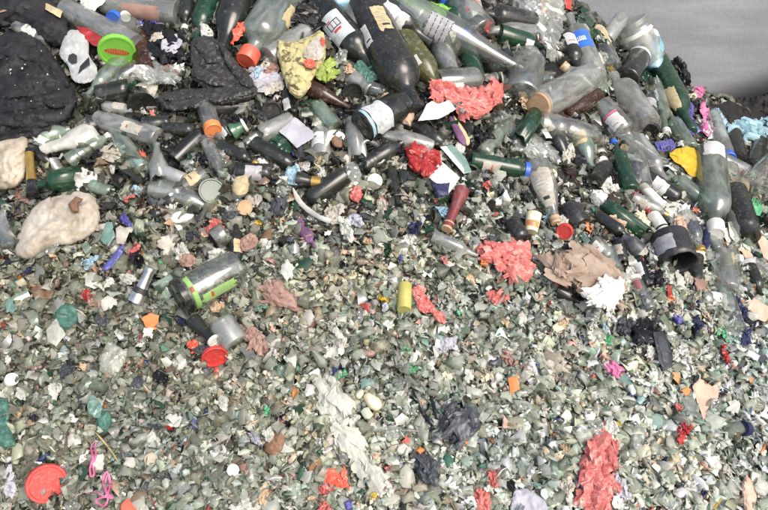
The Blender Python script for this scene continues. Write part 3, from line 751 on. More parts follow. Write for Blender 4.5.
Bt('grey bottle lying at the far right edge of the heap', (778, 160), (748, 196), 32, 'jar', M['dusty'], la=.02, lb=.03)
Bt('dark bottle upright below the teal bags', (738, 160), (730, 122), 18, 'wine', M['blackdusty'], la=.02, lb=.02)
Bt('black bottle leaning right of the teal bags', (752, 168), (764, 128), 18, 'beer', M['black'], la=.02, lb=.02)
Bt('open glass bottle mouth pointing out at the right edge', (786, 218), (764, 222), 20, 'beer', M['blackdusty'], la=.03, lb=.04)
Bt('white capped thin tube below the pale clear bottle', (642, 186), (662, 206), 10, 'cyl', M['white'], cap=M['white'], la=.02, lb=.02, cat='tube', name='plastic_tube')
Bt('white ringed plastic neck lower left of the black tin', (653, 216), (668, 238), 14, 'cyl', M['white'], la=.025, lb=.025, cat='tube', name='plastic_tube', labs=[(.62, .68, 0, 85, M['ink'])], short='the white ringed tube')
Bt('black tin broken open with an amber hollow and a grey label', (668, 236), (684, 276), 37, 'jar', M['blackpl'], la=.055, lb=.05, cat='tin', name='black_tin', broken='neck', short='the black tin', labs=[(.2, .55, 22, 34, M['graylabel'])])
Bt('long clear tapered bottle below the black tin at right', (733, 330), (712, 262), 22, 'long', M['clear'], la=.03, lb=.025, short='the long tapered bottle')
Bt('clear bottle with black base and bright green label in the left cullet', (238, 266), (180, 298), 36, 'jar', M['clear'], cap=M['black'], capkind='lid', la=.025, lb=.062, cat='bottle', short='the green-label bottle', labs=[(.80, .88, -20, 75, M['greenlabel']), (.22, .76, -42, 17, M['greenlabel'], 'text'), (.82, .87, 5, 9, M['redlabel'])])
Bt('frosted square glass block below the green-label bottle', (236, 344), (214, 312), 27, 'jar', M['frost'], la=.02, lb=.03, broken='neck')
Bt('short black bottle neck with a small white cap', (193, 320), (214, 341), 16, 'neck', M['black'], cap=M['white'], capkind='crown', la=.03, lb=.035, short='the white-tipped black neck')
Bt('broken clear bottle with white speckled label and rusty end', (536, 164), (556, 222), 27, 'long', M['dusty'], la=.03, lb=.03, short='the speckled-label bottle', cap=M['cork'], capkind='cork', labs=[(.2, .78, 0, 46, M['dirtypaper'], 'text')])
Bt('open black bottle with a white and teal label lying on its side', (361, 128), (404, 104), 33, 'jar', M['black'], la=.05, lb=.03, short='the teal-edged label bottle', labs=[(.12, .5, -8, 62, M['label'], 'text'), (.04, .1, -8, 62, M['skyfilm'])])
Bt('grey clear bottle half wrapped in the coral bag', (436, 84), (496, 78), 27, 'wine', M['dusty'], la=.025, lb=.03, labs=[(.15, .35, 20, 16, M['paper'])])
Bt('maroon foil bottle neck in the middle of the heap', (462, 190), (447, 228), 16, 'neck', M['maroon'], la=.025, lb=.03, cap=M['cork'], capkind='cork', short='the maroon neck')
Bt('olive yellow cylinder standing in the middle cullet', (404, 310), (405, 285), 14, 'cyl', M['yolive'], la=.028, lb=.03, cat='cylinder', name='yellow_cylinder', short='the olive yellow cylinder')
Bt('silver foil bottle neck with a black band', (136, 302), (151, 268), 17, 'neck', M['silver'], la=.02, lb=.045, short='the silver neck', labs=[(.26, .42, 0, 90, M['ink'])])
Bt('grey ribbed aluminium tube in the upper left cullet', (163, 171), (184, 180), 14, 'cyl', M['greymetal'], la=.025, lb=.03, cat='tube', name='metal_tube', short='the grey metal tube')
Bt('black bottle neck with a gold band in the cullet', (297, 180), (324, 183), 17, 'neck', M['black'], la=.025, lb=.035, foil=(M['gold'], .55), short='the gold-banded neck')
Bt('black bottle neck with gold foil beside the cream foam slab', (33, 196), (29, 150), 12, 'neck', M['black'], la=.03, lb=.035, foil=(M['gold'], .3), short='the gold-foiled neck')
Bt('dark green broken bottle lying by the gold-foiled neck', (84, 176), (36, 186), 24, 'wine', M['dkgreen'], la=.025, lb=.02, broken='base')
Bt('green bottle neck with a white cap below the black rubber sheet', (232, 132), (245, 125), 17, 'neck', M['green'], cap=M['white'], capkind='crown', la=.03, lb=.05, short='the white-capped green neck')
Bt('clear crumpled bottle top with an orange collar', (206, 108), (213, 130), 18, 'jar', M['dusty'], cap=M['orange'], capkind='long', la=.03, lb=.035, short='the orange-collared bottle top')
Bt('white printed tube standing right of the maroon neck', (531, 232), (534, 214), 15, 'tub', M['creamblock'], la=.03, lb=.035, cat='tube', name='plastic_tube', labs=[(.2, .5, 0, 60, M['orangeink'], 'text')])
Bt('grey broken bottle in the cullet left of the gold-banded neck', (214, 240), (232, 228), 22, 'jar', M['dusty'], la=.02, lb=.03, broken='neck')
Bt('dark oval bottle shoulder left of the red screw cap', (512, 222), (522, 240), 18, 'jar', M['blackdusty'], la=.015, lb=.02)
Bt('brown glass neck leaning below the golden pouch', (302, 84), (350, 108), 17, 'long', M['brown'], la=.02, lb=.02)
Bt('grey brown bottle lying half buried mid heap', (432, 236), (478, 256), 14, 'wine', M['frost'], la=.008, lb=.008)
Bt('dark cylinder lying under the brown paper bag at right', (556, 290), (580, 302), 13, 'beer', M['black'], la=.015, lb=.015)
Bt('clear glass bottle behind the golden pouch at the top edge', (352, 40), (350, 2), 25, 'jar', M['dusty'], la=.02, lb=.03)
Bt('pale blue-grey plastic bottle lying along the top edge', (332, 4), (400, -2), 18, 'pet', M['bluegl'], la=.07, lb=.07)
Bt('clear tub with orange residue at the top left edge', (104, 4), (178, 14), 25, 'tub', M['greyplastic'], la=.02, lb=.02, cat='tub', name='plastic_tub', labs=[(.3, .8, 20, 40, M['rose'])])
Bt('clear jar lying under the lime green lid', (128, 26), (117, 54), 30, 'jar', M['dusty'], la=.012, lb=.05, cat='jar', name='glass_jar')
Bt('short dark jar with grey rim below the lime green lid', (138, 96), (142, 106), 27, 'tub', M['black'], la=.01, lb=.03, cat='jar', name='glass_jar')
Bt('black glass bottle in the dark middle right, left of the red scraps', (594, 182), (612, 158), 17, 'beer', M['black'], la=.02, lb=.02)
Bt('dark bottle shoulder below the white paper scrap at right', (580, 226), (566, 206), 24, 'jar', M['blackdusty'], la=.01, lb=.015)
Bt('black bottle lying in the dark hollow left of the white ringed tube', (596, 216), (632, 240), 15, 'wine', M['black'], la=.015, lb=.015)
Bt('slate bottle shoulder above the black tin', (640, 252), (622, 236), 18, 'beer', M['slate'], la=.015, lb=.02)

# ------------------------------------------------------------------ lids and caps
disc('jar_cover', 'lime green jar lid with a dark red printed band', 'lid', (117, 52), 35, M['lime'], (.1, -1.05), .014, .075, 'the lime green lid', (M['wineink'], M['orangeink']))
disc('jar_cover', 'large red dusty lid lying flat in the bottom left corner', 'lid', (47, 484), 38, M['red'], (.15, -.25), .013, .026, 'the large red lid')
disc('bottle_closure', 'white cap with a ring right of the gold-banded neck', 'cap', (375, 181), 15, M['white'], (.1, .1), .010, .028, 'the white ringed cap')
disc('bottle_closure', 'red screw cap right of the speckled-label bottle', 'cap', (564, 232), 16, M['red'], (-.3, -.4), .014, .030, 'the red screw cap')
disc('jar_cover', 'upturned red lid rim filled with dirt', 'lid', (215, 358), 26, M['red'], (.2, -.9), .010, .022, 'the dirt-filled red lid', inner=True)
disc('bottle_closure', 'round white cap at the left edge of the lower cullet', 'cap', (12, 379), 13, M['white'], (.2, .4), .012, .022, 'the left-edge white cap', ribbed=False)
disc('bottle_closure', 'small white cap below the brown wood piece', 'cap', (233, 470), 12, M['white'], (.1, .2), .007, .020, 'the small white cap', ribbed=False)
disc('bottle_closure', 'cream round stopper among the bottom left cullet', 'cap', (151, 459), 13, M['cream'], (-.1, .2), .010, .022, 'the cream stopper', ribbed=False)
disc('bottle_closure', 'orange tan cork disc above the grey broken bottle', 'cap', (245, 208), 15, M['cork'], (.1, -.2), .010, .024, 'the tan cork disc', ribbed=False)
disc('bottle_closure', 'teal green disc in the pale lower right cullet', 'cap', (657, 421), 15, M['teal'], (.2, .2), .008, .018, 'the teal disc')
disc('bottle_closure', 'grey plastic ring cap near the right edge', 'cap', (762, 331), 12, M['greyplastic'], (.2, .3), .009, .022, 'the grey ring cap', inner=True)
disc('bottle_closure', 'red cap cut by the bottom edge, left side', 'cap', (130, 507), 17, M['coralcap'], (.3, .5), .010, .020, 'the bottom red cap')
disc('bottle_stub', 'round dark green bottle base half sunk in cullet', 'bottle base', (212, 191), 27, M['dkgreen'], (.2, .3), .02, .020, 'the dark green bottle base', ribbed=False)
disc('bottle_stub', 'round black bottle base with a pale rim under the golden pouch', 'bottle base', (353, 93), 20, M['blackdusty'], (.1, -.2), .02, .03, None, inner=True, ribbed=False)
disc('bottle_closure', 'blue cap at the top left beside the white cap', 'cap', (113, 19), 15, M['blue'], (-.6, -.5), .014, .06, None)
disc('bottle_closure', 'white cap beside the blue cap at the top left', 'cap', (126, 17), 10, M['white'], (.5, -.5), .012, .06, None)
disc('bottle_closure', 'red cap between dark bottles near the top centre', 'cap', (466, 12), 9, M['red'], (.4, -.3), .012, .05, None)
disc('bottle_closure', 'white cap on the pale bottle right of the wide clear bottle', 'cap', (603, 161), 10, M['white'], (.1, .1), .010, .03, None)
disc('bottle_closure', 'white ring cap in the pale right side below the black tin', 'cap', (739, 258), 9, M['white'], (.1, .3), .008, .026, None)
disc('bottle_closure', 'dark lid with silver rim left of the lavender paper', 'lid', (272, 112), 20, M['blackpl'], (.2, -.3), .01, .03, None, inner=True)
disc('bottle_closure', 'black cap lying on the pale cullet near the right bottom', 'cap', (742, 428), 15, M['navy'], (-.7, .1), .02, .03, 'the navy cap')
disc('bottle_closure', 'pale yellow cap above the speckled-label bottle', 'cap', (552, 174), 11, M['creamblock'], (.3, .3), .012, .03, None)

# ------------------------------------------------------------------ cloths, bags, papers, lumps
bl = blob
bl('cloth', 'large charcoal cloth bundle with white flecks at the left edge', 'cloth', [(-14, 38), (14, 30), (38, 36), (55, 58), (70, 82), (78, 98), (70, 118), (52, 130), (34, 141), (-14, 140)], 'cloth', M['cloth'], 'the charcoal cloth', dome=.05, n=1500, lift=.025, parts=[('fleck', [(x + w * .5 * (1 + (.75 + .25 * math.sin(x * 7 + q * 4)) * math.cos(q * 1.05)), y + h * .5 * (1 + (.7 + .3 * math.cos(y * 5 + q * 3)) * math.sin(q * 1.05))) for q in range(6)], 'lump', M['dirtypaper'], dict(lift=l, dome=.003, amp=.0015, edge=.8)) for x, y, w, h, l in ((8, 68, 5, 4, .088), (20, 66, 3.5, 4, .089), (24, 63, 3, 2.5, .089), (9, 72, 2.5, 3, .088), (46, 72, 3, 4, .082), (30, 100, 2, 2, .086), (52, 104, 3, 2, .078), (40, 50, 2, 2.5, .075), (14, 84, 1.6, 1.4, .088), (27, 74, 1.2, 1.5, .09), (44, 92, 1.5, 1, .086), (58, 88, 1.8, 2.4, .078), (6, 58, 1.4, 1.2, .082), (22, 112, 1.3, 1.2, .08), (37, 82, 1.2, 1.2, .09), (60, 112, 2, 1.6, .074))] + [('fold', p, 'cloth', M['cloth'], dict(lift=l, dome=d, amp=.006, freq=60, edge=1.5)) for p, l, d in (([(-12, 52), (10, 44), (34, 50), (56, 72), (50, 78), (30, 62), (4, 58), (-12, 66)], .055, .022), ([(2, 92), (26, 82), (60, 96), (68, 108), (54, 110), (28, 96), (6, 102)], .055, .024), ([(-12, 118), (16, 108), (44, 118), (52, 126), (30, 130), (2, 126), (-12, 132)], .045, .02), ([(36, 36), (54, 56), (72, 84), (66, 90), (48, 70), (34, 48)], .04, .02))])
bl('cloth', 'folded black cloth in the top left corner', 'cloth', [(-14, -16), (62, -16), (70, 30), (60, 52), (40, 36), (24, 22), (-14, 30)], 'cloth', M['cloth'], None, dome=.04, n=700, lift=.035)
bl('plastic_scrap', 'rusty orange scrap on the folded black cloth', 'scrap', [(-4, 4), (14, 2), (15, 8), (-4, 14)], 'card', M['rose'], None, lift=.075)
bl('plastic_carton', 'white moulded plastic piece with dark slots', 'plastic piece', [(60, 48), (66, 32), (75, 29), (86, 33), (89, 44), (89, 57), (97, 66), (97, 76), (88, 84), (72, 82), (69, 66), (59, 56)], 'foil', M['moulded'], 'the slotted white plastic', dome=.014, lift=.055, amp=.0035, edge=.6, thick=.004,
   parts=[('slot', [(78, 74), (80, 66), (89, 57), (90, 64)], 'card', M['ink'], dict(lift=.0735, thick=.002)), ('slot', [(68, 60), (69, 55), (73, 53), (77, 56), (77, 62), (72, 64)], 'card', M['ink'], dict(lift=.0735, thick=.002))])
bl('bottle_label', 'torn dark red label strip under the clear tube', 'label', [(76, 26), (88, 28), (104, 38), (104, 48), (94, 46), (82, 36)], 'paper', M['redlabel'], None, lift=.06)
bl('paper_scrap', 'cream wooden strip end at the top left', 'wood strip', [(46, 3), (63, 11), (60, 18), (45, 9)], 'card', M['creamlabel'], None, lift=.09)
bl('crumpled_sheet', 'white crumpled sheet above the clear tube', 'sheet', [(78, -6), (106, -4), (98, 10), (82, 9)], 'film', M['white'], None, lift=.07)
bl('plastic_bag', 'black bag scrap with white paper stuck on it', 'bag', [(143, 30), (152, 22), (166, 26), (182, 40), (184, 56), (170, 64), (150, 58), (142, 46)], 'film', M['bin'], 'the papered black bag', dome=.03, lift=.02,
   parts=[('stuck_paper', [(160, 44), (174, 32), (182, 44), (176, 54), (162, 56)], 'film', M['lavender'], dict(lift=.058, amp=.004)), ('stuck_paper', [(148, 36), (166, 27), (164, 38), (152, 42)], 'film', M['dirtypaper'], dict(lift=.056, amp=.003))])
bl('plastic_film', 'crumpled clear film with brown stains below the papered black bag', 'film', [(132, 74), (142, 63), (160, 66), (172, 62), (183, 70), (178, 84), (156, 88), (140, 82)], 'film', M['clearfilm'], None, dome=.03, lift=.02, parts=[('stain', [(160, 65), (178, 66), (180, 76), (164, 74)], 'film', M['rose'], dict(lift=.05))])
bl('rubber_sheet', 'dusty black folded rubber sheet below the top bottles', 'rubber sheet', [(190, 40), (206, 34), (222, 44), (240, 66), (257, 84), (254, 98), (236, 94), (200, 90), (190, 70)], 'cloth', M['rubber'], 'the folded rubber sheet', dome=.018, lift=.04, amp=.012, freq=48, n=900, edge=2.2, parts=[('fold', p, 'cloth', M['rubber'], dict(lift=l, dome=d, amp=.006, freq=70, edge=1.5)) for p, l, d in (([(192, 42), (206, 35), (214, 42), (220, 60), (212, 66), (200, 56)], .055, .014), ([(216, 44), (226, 46), (244, 70), (256, 84), (248, 90), (232, 76)], .055, .016), ([(194, 66), (208, 70), (226, 80), (222, 88), (204, 84), (193, 76)], .055, .014))])
bl('rubber_sheet', 'thick dusty black rubber roll under the folded sheet', 'rubber sheet', [(156, 98), (172, 90), (200, 88), (238, 82), (258, 84), (257, 98), (236, 104), (200, 108), (164, 113)], 'cloth', M['rubber'], None, dome=.03, lift=.035, amp=.008, freq=55, n=800, edge=1.6, parts=[('fold', p, 'cloth', M['rubber'], dict(lift=.058, dome=.012, amp=.005, freq=80, edge=1.2)) for p in ([(162, 96), (186, 91), (214, 90), (210, 97), (184, 99), (166, 102)], [(206, 98), (230, 90), (254, 87), (255, 94), (234, 99), (212, 104)])])
bl('plastic_film', 'orange peeling strip beside the dark brown bottle', 'strip', [(236, 26), (243, 20), (247, 26), (240, 36), (233, 44), (232, 36)], 'film', M['coralcap'], None, lift=.085, amp=.003)
bl('printed_pouch', 'crumpled golden printed pouch with an orange patch', 'pouch', [(274, 40), (292, 42), (310, 36), (323, 28), (326, 46), (325, 62), (314, 74), (308, 92), (298, 100), (288, 92), (280, 66)], 'foil', M['goldprint'], 'the golden pouch', dome=.03, lift=.055, n=800, amp=.006,
   parts=[('pale_panel', [(308, 44), (322, 32), (325, 48), (322, 60), (310, 60), (302, 56)], 'foil', M['dirtypaper'], dict(lift=.092, dome=.002)), ('orange_patch', [(302, 60), (312, 58), (318, 66), (308, 70)], 'foil', M['coralcap'], dict(lift=.097, dome=.001)), ('orange_patch', [(320, 38), (325, 38), (325, 46), (321, 45)], 'foil', M['coralcap'], dict(lift=.097, dome=.001)), ('pouch_rim', [(290, 86), (300, 92), (310, 84), (311, 87), (300, 97), (289, 90)], 'foil', M['creamlabel'], dict(lift=.09, dome=.001))])
bl('plastic_film', 'yellow green leafy film right of the golden pouch', 'film', [(314, 68), (322, 60), (332, 58), (337, 66), (334, 80), (320, 82)], 'rag', M['lettuce'], 'the yellow green film', lift=.05)
bl('plastic_film', 'clear twisted film under the silver-labelled bottle', 'film', [(336, 52), (346, 46), (348, 58), (340, 68), (334, 66)], 'film', M['clearfilm'], None, lift=.05)
bl('net_scrap', 'green and white netting scrap below the silver-labelled bottle', 'netting', [(352, 64), (364, 60), (378, 66), (380, 78), (370, 84), (356, 76)], 'rag', M['netgreen'], 'the green netting scrap', lift=.03)
bl('plastic_film', 'tan petal scrap beside the green netting scrap', 'scrap', [(342, 66), (352, 63), (356, 70), (348, 76)], 'film', M['tan'], None, lift=.04)
bl('plastic_bag', 'glossy black bag at the top edge above the golden pouch', 'bag', [(284, 2), (300, -8), (332, -6), (338, 16), (330, 28), (306, 32), (292, 24)], 'film', M['bin'], 'the glossy black bag', dome=.03, lift=.025, n=600)
bl('paper_scrap', 'pale blue and white crumpled wrapper below the coral-capped bottle', 'wrapper', [(251, 70), (258, 66), (264, 74), (276, 70), (281, 78), (268, 88), (256, 92), (252, 82)], 'film', M['lavender'], 'the pale blue wrapper', lift=.03, parts=[('blue_print', [(252, 70), (258, 66), (262, 74), (256, 80)], 'film', M['skyfilm'], dict(lift=.04))])
bl('paper_card', 'lavender paper card lying in the upper cullet', 'paper card', [(279, 131), (295, 117), (318, 135), (297, 148)], 'paper', M['lavender'], 'the lavender card', lift=.028, thick=.0012)
bl('glass_shard', 'dark green bubbled glass piece beside the lavender card', 'glass piece', [(265, 140), (274, 131), (286, 132), (294, 146), (290, 156), (276, 156)], 'lump', M['dkgreen'], 'the bubbled green glass', dome=.02, lift=.004, amp=.005)
bl('plastic_scrap', 'white coiled plastic collar around a brown core', 'collar', [(322, 134), (334, 128), (346, 134), (346, 142), (338, 138), (330, 140), (326, 154), (321, 150)], 'lump', M['white'], 'the white collar', dome=.015, lift=.012, parts=[('brown_core', [(329, 136), (340, 135), (344, 148), (334, 148)], 'lump', M['woodbrown'], dict(lift=.015, dome=.015))])
bl('wood_block', 'pale pink wood block beside the teal-edged label bottle', 'block', [(401, 118), (406, 109), (415, 113), (411, 127), (402, 124)], 'chunk', M['peach'], None, lift=.02)
# coral bag group
bl('plastic_bag', 'coral red plastic bag wrapped round a clear bottle', 'bag', [(430, 86), (440, 80), (450, 88), (470, 90), (488, 86), (492, 74), (498, 84), (504, 82), (503, 100), (490, 108), (480, 118), (462, 118), (452, 104), (436, 102)], 'film', M['coral'], 'the coral bag', dome=.035, lift=.03, n=900,
   parts=[('teal_patch', [(454, 102), (462, 100), (470, 108), (464, 112), (456, 108)], 'film', M['teal'], dict(lift=.064, amp=.004)), ('teal_patch', [(444, 88), (454, 84), (456, 94), (446, 94)], 'film', M['teal'], dict(lift=.055, amp=.004))])
bl('paper_scrap', 'white folded paper lying on the coral bag', 'paper', [(418, 121), (427, 104), (432, 101), (438, 104), (449, 100), (456, 109), (443, 117), (438, 119)], 'card', M['paper'], 'the white folded paper', lift=.085, amp=.004, thick=.001)
bl('plastic_tube', 'flattened mauve and white tube below the white folded paper', 'tube', [(447, 118), (452, 115), (460, 122), (469, 138), (470, 145), (463, 147), (456, 138)], 'lump', M['purple'], 'the mauve tube', dome=.016, lift=.02, amp=.001, parts=[('white_edge', [(452, 115), (456, 117), (470, 138), (470, 145), (466, 146), (462, 134)], 'lump', M['creamlabel'], dict(lift=.03, dome=.006, amp=.001))])
bl('plastic_bag', 'red bag corner with a pale plastic flap', 'bag', [(405, 154), (408, 147), (420, 148), (440, 150), (444, 160), (430, 172), (425, 184), (418, 172), (410, 168)], 'film', M['redfilm'], 'the red bag corner', dome=.015, lift=.02, amp=.005)
bl('plastic_wrapper', 'white wrapper with a navy end', 'wrapper', [(429, 178), (440, 160), (452, 170), (460, 178), (450, 192), (440, 196)], 'paper', M['paper'], 'the navy-ended wrapper', lift=.035, amp=.004, parts=[('navy_end', [(429, 178), (436, 183), (450, 182), (448, 196), (438, 197)], 'paper', M['navy'], dict(lift=.037, amp=.004))])
bl('plastic_card', 'teal and white plastic strip above the navy-ended wrapper', 'strip', [(440, 147), (452, 144), (466, 158), (472, 172), (464, 174)], 'card', M['teal'], None, lift=.032, parts=[('white_side', [(440, 147), (446, 146), (464, 168), (464, 174)], 'card', M['white'], dict(lift=.034))])
bl('plastic_film', 'clear film flap lying over the red bag corner', 'film', [(416, 152), (430, 140), (450, 138), (446, 146), (430, 148), (422, 158)], 'film', M['clearfilm'], None, lift=.035)
bl('plastic_bag', 'coral red bag bunched in the centre of the heap', 'bag', [(474, 246), (482, 240), (500, 243), (512, 240), (524, 248), (533, 252), (530, 264), (520, 278), (506, 276), (496, 262), (482, 258)], 'film', M['coral'], 'the central coral bag', dome=.025, lift=.015, n=700)
bl('paper_bag', 'crumpled brown paper bag with a torn white side', 'paper bag', [(543, 268), (552, 254), (570, 248), (592, 250), (610, 262), (624, 276), (622, 296), (606, 306), (590, 300), (576, 288), (556, 282)], 'film', M['brownpaper'], 'the brown paper bag', dome=.045, lift=.02, amp=.012, n=1500, freq=95, edge=2.0,
   parts=[('torn_white_side', [(586, 296), (594, 284), (608, 280), (624, 274), (627, 292), (614, 309), (596, 307)], 'film', M['paper'], dict(lift=.072, dome=.012, amp=.008))])
bl('plastic_film', 'coral strip of film right of the olive yellow cylinder', 'film', [(412, 288), (420, 285), (426, 298), (436, 306), (446, 318), (438, 322), (426, 312), (416, 302)], 'film', M['coral'], 'the coral film strip', lift=.02)
bl('plastic_film', 'small coral film scrap in the middle cullet', 'film', [(488, 294), (494, 290), (506, 292), (508, 300), (498, 304), (490, 302)], 'film', M['coral'], 'the small coral scrap')
bl('plastic_bag', 'long torn coral red bag at the lower right', 'bag', [(592, 430), (602, 420), (608, 428), (606, 440), (618, 444), (614, 462), (610, 474), (616, 492), (610, 516), (580, 516), (582, 484), (578, 462), (588, 448)], 'film', M['coral'], 'the long coral bag', dome=.012, lift=.012, n=1100, amp=.006)
bl('plastic_film', 'bright red film scrap right of the teal disc', 'film', [(675, 432), (680, 422), (690, 418), (693, 428), (684, 436), (682, 446), (676, 442)], 'film', M['redfilm'], 'the bright red scrap')
bl('plastic_scrap', 'torn orange red plastic piece near the bottom centre', 'scrap', [(322, 476), (330, 466), (338, 472), (346, 474), (347, 488), (336, 488), (326, 482)], 'film', M['coralcap'], 'the orange red piece', amp=.004)
bl('plastic_scrap', 'bright orange square scrap below the silver neck', 'scrap', [(141, 318), (150, 313), (159, 315), (158, 328), (148, 332)], 'paper', M['orange'], 'the orange square', amp=.003)
bl('plastic_scrap', 'red round scrap left of the dirt-filled red lid', 'scrap', [(188, 340), (194, 339), (200, 346), (198, 355), (190, 352)], 'film', M['coralcap'], None, amp=.003)
# foam and lumps on the left
bl('foam_block', 'large stained cream foam boulder with a brown pit', 'foam', [(13, 256), (16, 238), (26, 216), (42, 198), (62, 191), (84, 190), (98, 198), (102, 212), (98, 230), (86, 240), (70, 246), (50, 246), (30, 262)], 'lump', M['foam'], 'the foam boulder', dome=.050, lift=.0, amp=.006, n=2000, freq=27,
   parts=[('pit', [(68, 204), (76, 196), (84, 199), (78, 204), (79, 212), (72, 212)], 'chunk', M['woodbrown'], dict(lift=.063, dome=.006))])
MASK[232 - MY0:266 - MY0, 8 - MX0:108 - MX0] = 0              # litter has slid over the boulder's lower edge
bl('foam_slab', 'rough cream foam slab at the left edge', 'foam', [(-10, 144), (12, 138), (28, 134), (29, 152), (26, 178), (14, 190), (-10, 190)], 'lump', M['cream'], 'the cream foam slab', dome=.04, lift=.02, amp=.008, n=700, freq=30)
bl('plastic_film', 'grey crumpled sheet above the foam boulder', 'plastic sheet', [(35, 148), (44, 143), (62, 138), (72, 128), (90, 122), (98, 132), (104, 142), (90, 142), (84, 150), (64, 150), (44, 157)], 'lump', M['greyfilm'], 'the grey crumpled sheet', dome=.035, lift=.015, amp=.004)
bl('paper_scrap', 'white and pink torn paper right of the dark green bottle', 'paper', [(66, 172), (82, 168), (96, 171), (99, 182), (86, 190), (74, 190), (74, 180)], 'rag', M['paper'], 'the torn pink-white paper', amp=.004)
bl('paper_scrap', 'white mottled paper above the torn pink-white paper', 'paper', [(101, 146), (110, 143), (122, 146), (124, 156), (112, 162), (104, 158)], 'rag', M['dirtypaper'], None, amp=.004)
bl('plastic_scrap', 'red chip below the white mottled paper', 'scrap', [(135, 152), (140, 149), (147, 153), (146, 158), (138, 158)], 'chunk', M['coralcap'], None)
bl('plastic_film', 'dusty rose crumpled film above the foam boulder', 'film', [(13, 190), (20, 187), (32, 196), (33, 204), (22, 206), (14, 198)], 'rag', M['rose'], None)
bl('plastic_strip', 'violet blue plastic strip right of the foam boulder', 'strip', [(100, 270), (110, 258), (122, 242), (126, 246), (120, 260), (108, 272)], 'lump', M['violet'], 'the violet strip', dome=.01, lift=.014)
bl('glass_shard', 'green leaf shaped glass piece beside the foam boulder', 'glass piece', [(100, 240), (106, 222), (112, 222), (115, 236), (108, 247)], 'card', M['teal'], None, lift=.02)
bl('plastic_scrap', 'white triangular scrap beside the green leaf shaped glass', 'scrap', [(115, 222), (130, 231), (124, 244), (117, 244)], 'card', M['dirtypaper'], None, lift=.02)
bl('plastic_scrap', 'white curved plastic piece in the upper left cullet', 'scrap', [(168, 220), (172, 211), (186, 210), (196, 214), (190, 222), (176, 225)], 'lump', M['white'], 'the white curved piece', dome=.018, lift=.008)
bl('stone', 'tan oval pebble-like glass lump', 'stone', [(231, 186), (236, 174), (244, 171), (251, 178), (249, 194), (240, 199), (233, 196)], 'lump', M['creamlabel'], 'the tan oval lump', dome=.022, lift=.006)
bl('plastic_film', 'purple petal shaped film left of the centre', 'film', [(295, 220), (300, 216), (308, 228), (317, 240), (316, 248), (306, 244), (298, 232)], 'film', M['purple'], 'the purple film', amp=.003)
strip('plastic_strip', 'white curved plastic arc above the purple film', 'strip', [(293, 188), (300, 202), (314, 214), (330, 221), (346, 222)], 5, M['greyfilm'], .024, .4, 'the white arc')
strip('glass_ring', 'clear broken bottle rim loop below the teal-edged label bottle', 'glass ring', [(359, 152), (366, 141), (378, 146), (384, 158), (378, 164), (366, 161)], 6, M['clear'], .024, .8, None, closed=True)
bl('glass_shard', 'amber glass shard at the left of the lower cullet', 'glass piece', [(31, 288), (38, 284), (54, 291), (51, 299), (34, 298)], 'card', M['amber'], 'the amber shard', lift=.016)
bl('glass_shard', 'frosted teal mesh glass chunk in the left cullet', 'glass piece', [(53, 314), (60, 304), (72, 302), (80, 312), (78, 326), (68, 334), (58, 330)], 'lump', M['netgreen'], 'the teal mesh chunk', dome=.02, lift=.006, amp=.006)
bl('plastic_film', 'pink and red film scrap above the teal mesh chunk', 'film', [(79, 292), (86, 290), (96, 296), (100, 306), (92, 308), (82, 300)], 'film', M['rose'], None, parts=[('red_print', [(79, 292), (86, 290), (92, 298), (86, 302)], 'film', M['redfilm'], dict(lift=.015))])
bl('glass_shard', 'large pale glass slab in the left cullet', 'glass piece', [(98, 354), (104, 344), (122, 341), (131, 350), (126, 362), (116, 378), (98, 372)], 'chunk', M['shardpale'], 'the pale glass slab', lift=.004)
bl('glass_shard', 'pale pointed glass slab left of the pale glass slab', 'glass piece', [(46, 330), (56, 318), (66, 334), (56, 346), (48, 342)], 'card', M['shardpale'], None, lift=.02)
bl('glass_shard', 'green glass chip right of the pale glass slab', 'glass piece', [(160, 346), (166, 342), (171, 350), (162, 352)], 'card', M['green'], None, lift=.02)
bl('glass_shard', 'dark green flat glass piece in the bottom left cullet', 'glass piece', [(96, 416), (104, 405), (112, 412), (112, 426), (104, 436), (97, 428)], 'lump', M['netgreen'], 'the dark green flat glass', dome=.015, lift=.008)
bl('glass_shard', 'green glass slab at the left edge, lower corner', 'glass piece', [(-8, 396), (8, 398), (12, 412), (8, 424), (18, 446), (4, 450), (-8, 440)], 'chunk', M['netgreen'], 'the green edge slab', lift=.012)
bl('plastic_scrap', 'white chip in the bottom left cullet', 'scrap', [(178, 420), (186, 416), (192, 424), (180, 428)], 'chunk', M['white'], None)
bl('plastic_scrap', 'red chip above the cream stopper', 'scrap', [(162, 425), (168, 423), (175, 428), (166, 431)], 'film', M['redfilm'], None)
bl('paper_scrap', 'white strip with pale blue tint at the bottom left edge', 'paper', [(2, 474), (10, 468), (18, 482), (12, 500), (4, 498)], 'rag', M['lavender'], None)
strip('strap', 'magenta plastic strap standing above its tangled fellow', 'strap', [(95, 441), (91, 447), (93, 458), (90, 468), (91, 476), (94, 474), (93, 464), (96, 455), (95, 446), (97, 441)], 1.9, M['magenta'], .022, .5, 'the magenta strap')
strip('strap', 'magenta tangled strap lying beside the large red lid', 'strap', [(87, 493), (96, 492), (105, 496), (110, 486), (107, 472), (103, 480), (106, 492), (113, 498), (104, 497), (96, 501), (104, 506), (108, 498), (105, 484), (109, 474), (112, 488)], 2.0, M['magenta'], .026, .5, 'the tangled magenta strap', wob=.008)
strip('straw', 'thin dry stalk crossing the cullet above the straps', 'stalk', [(95, 432), (104, 442), (112, 452), (118, 462)], 2, M['twig'], .022, .9, None)
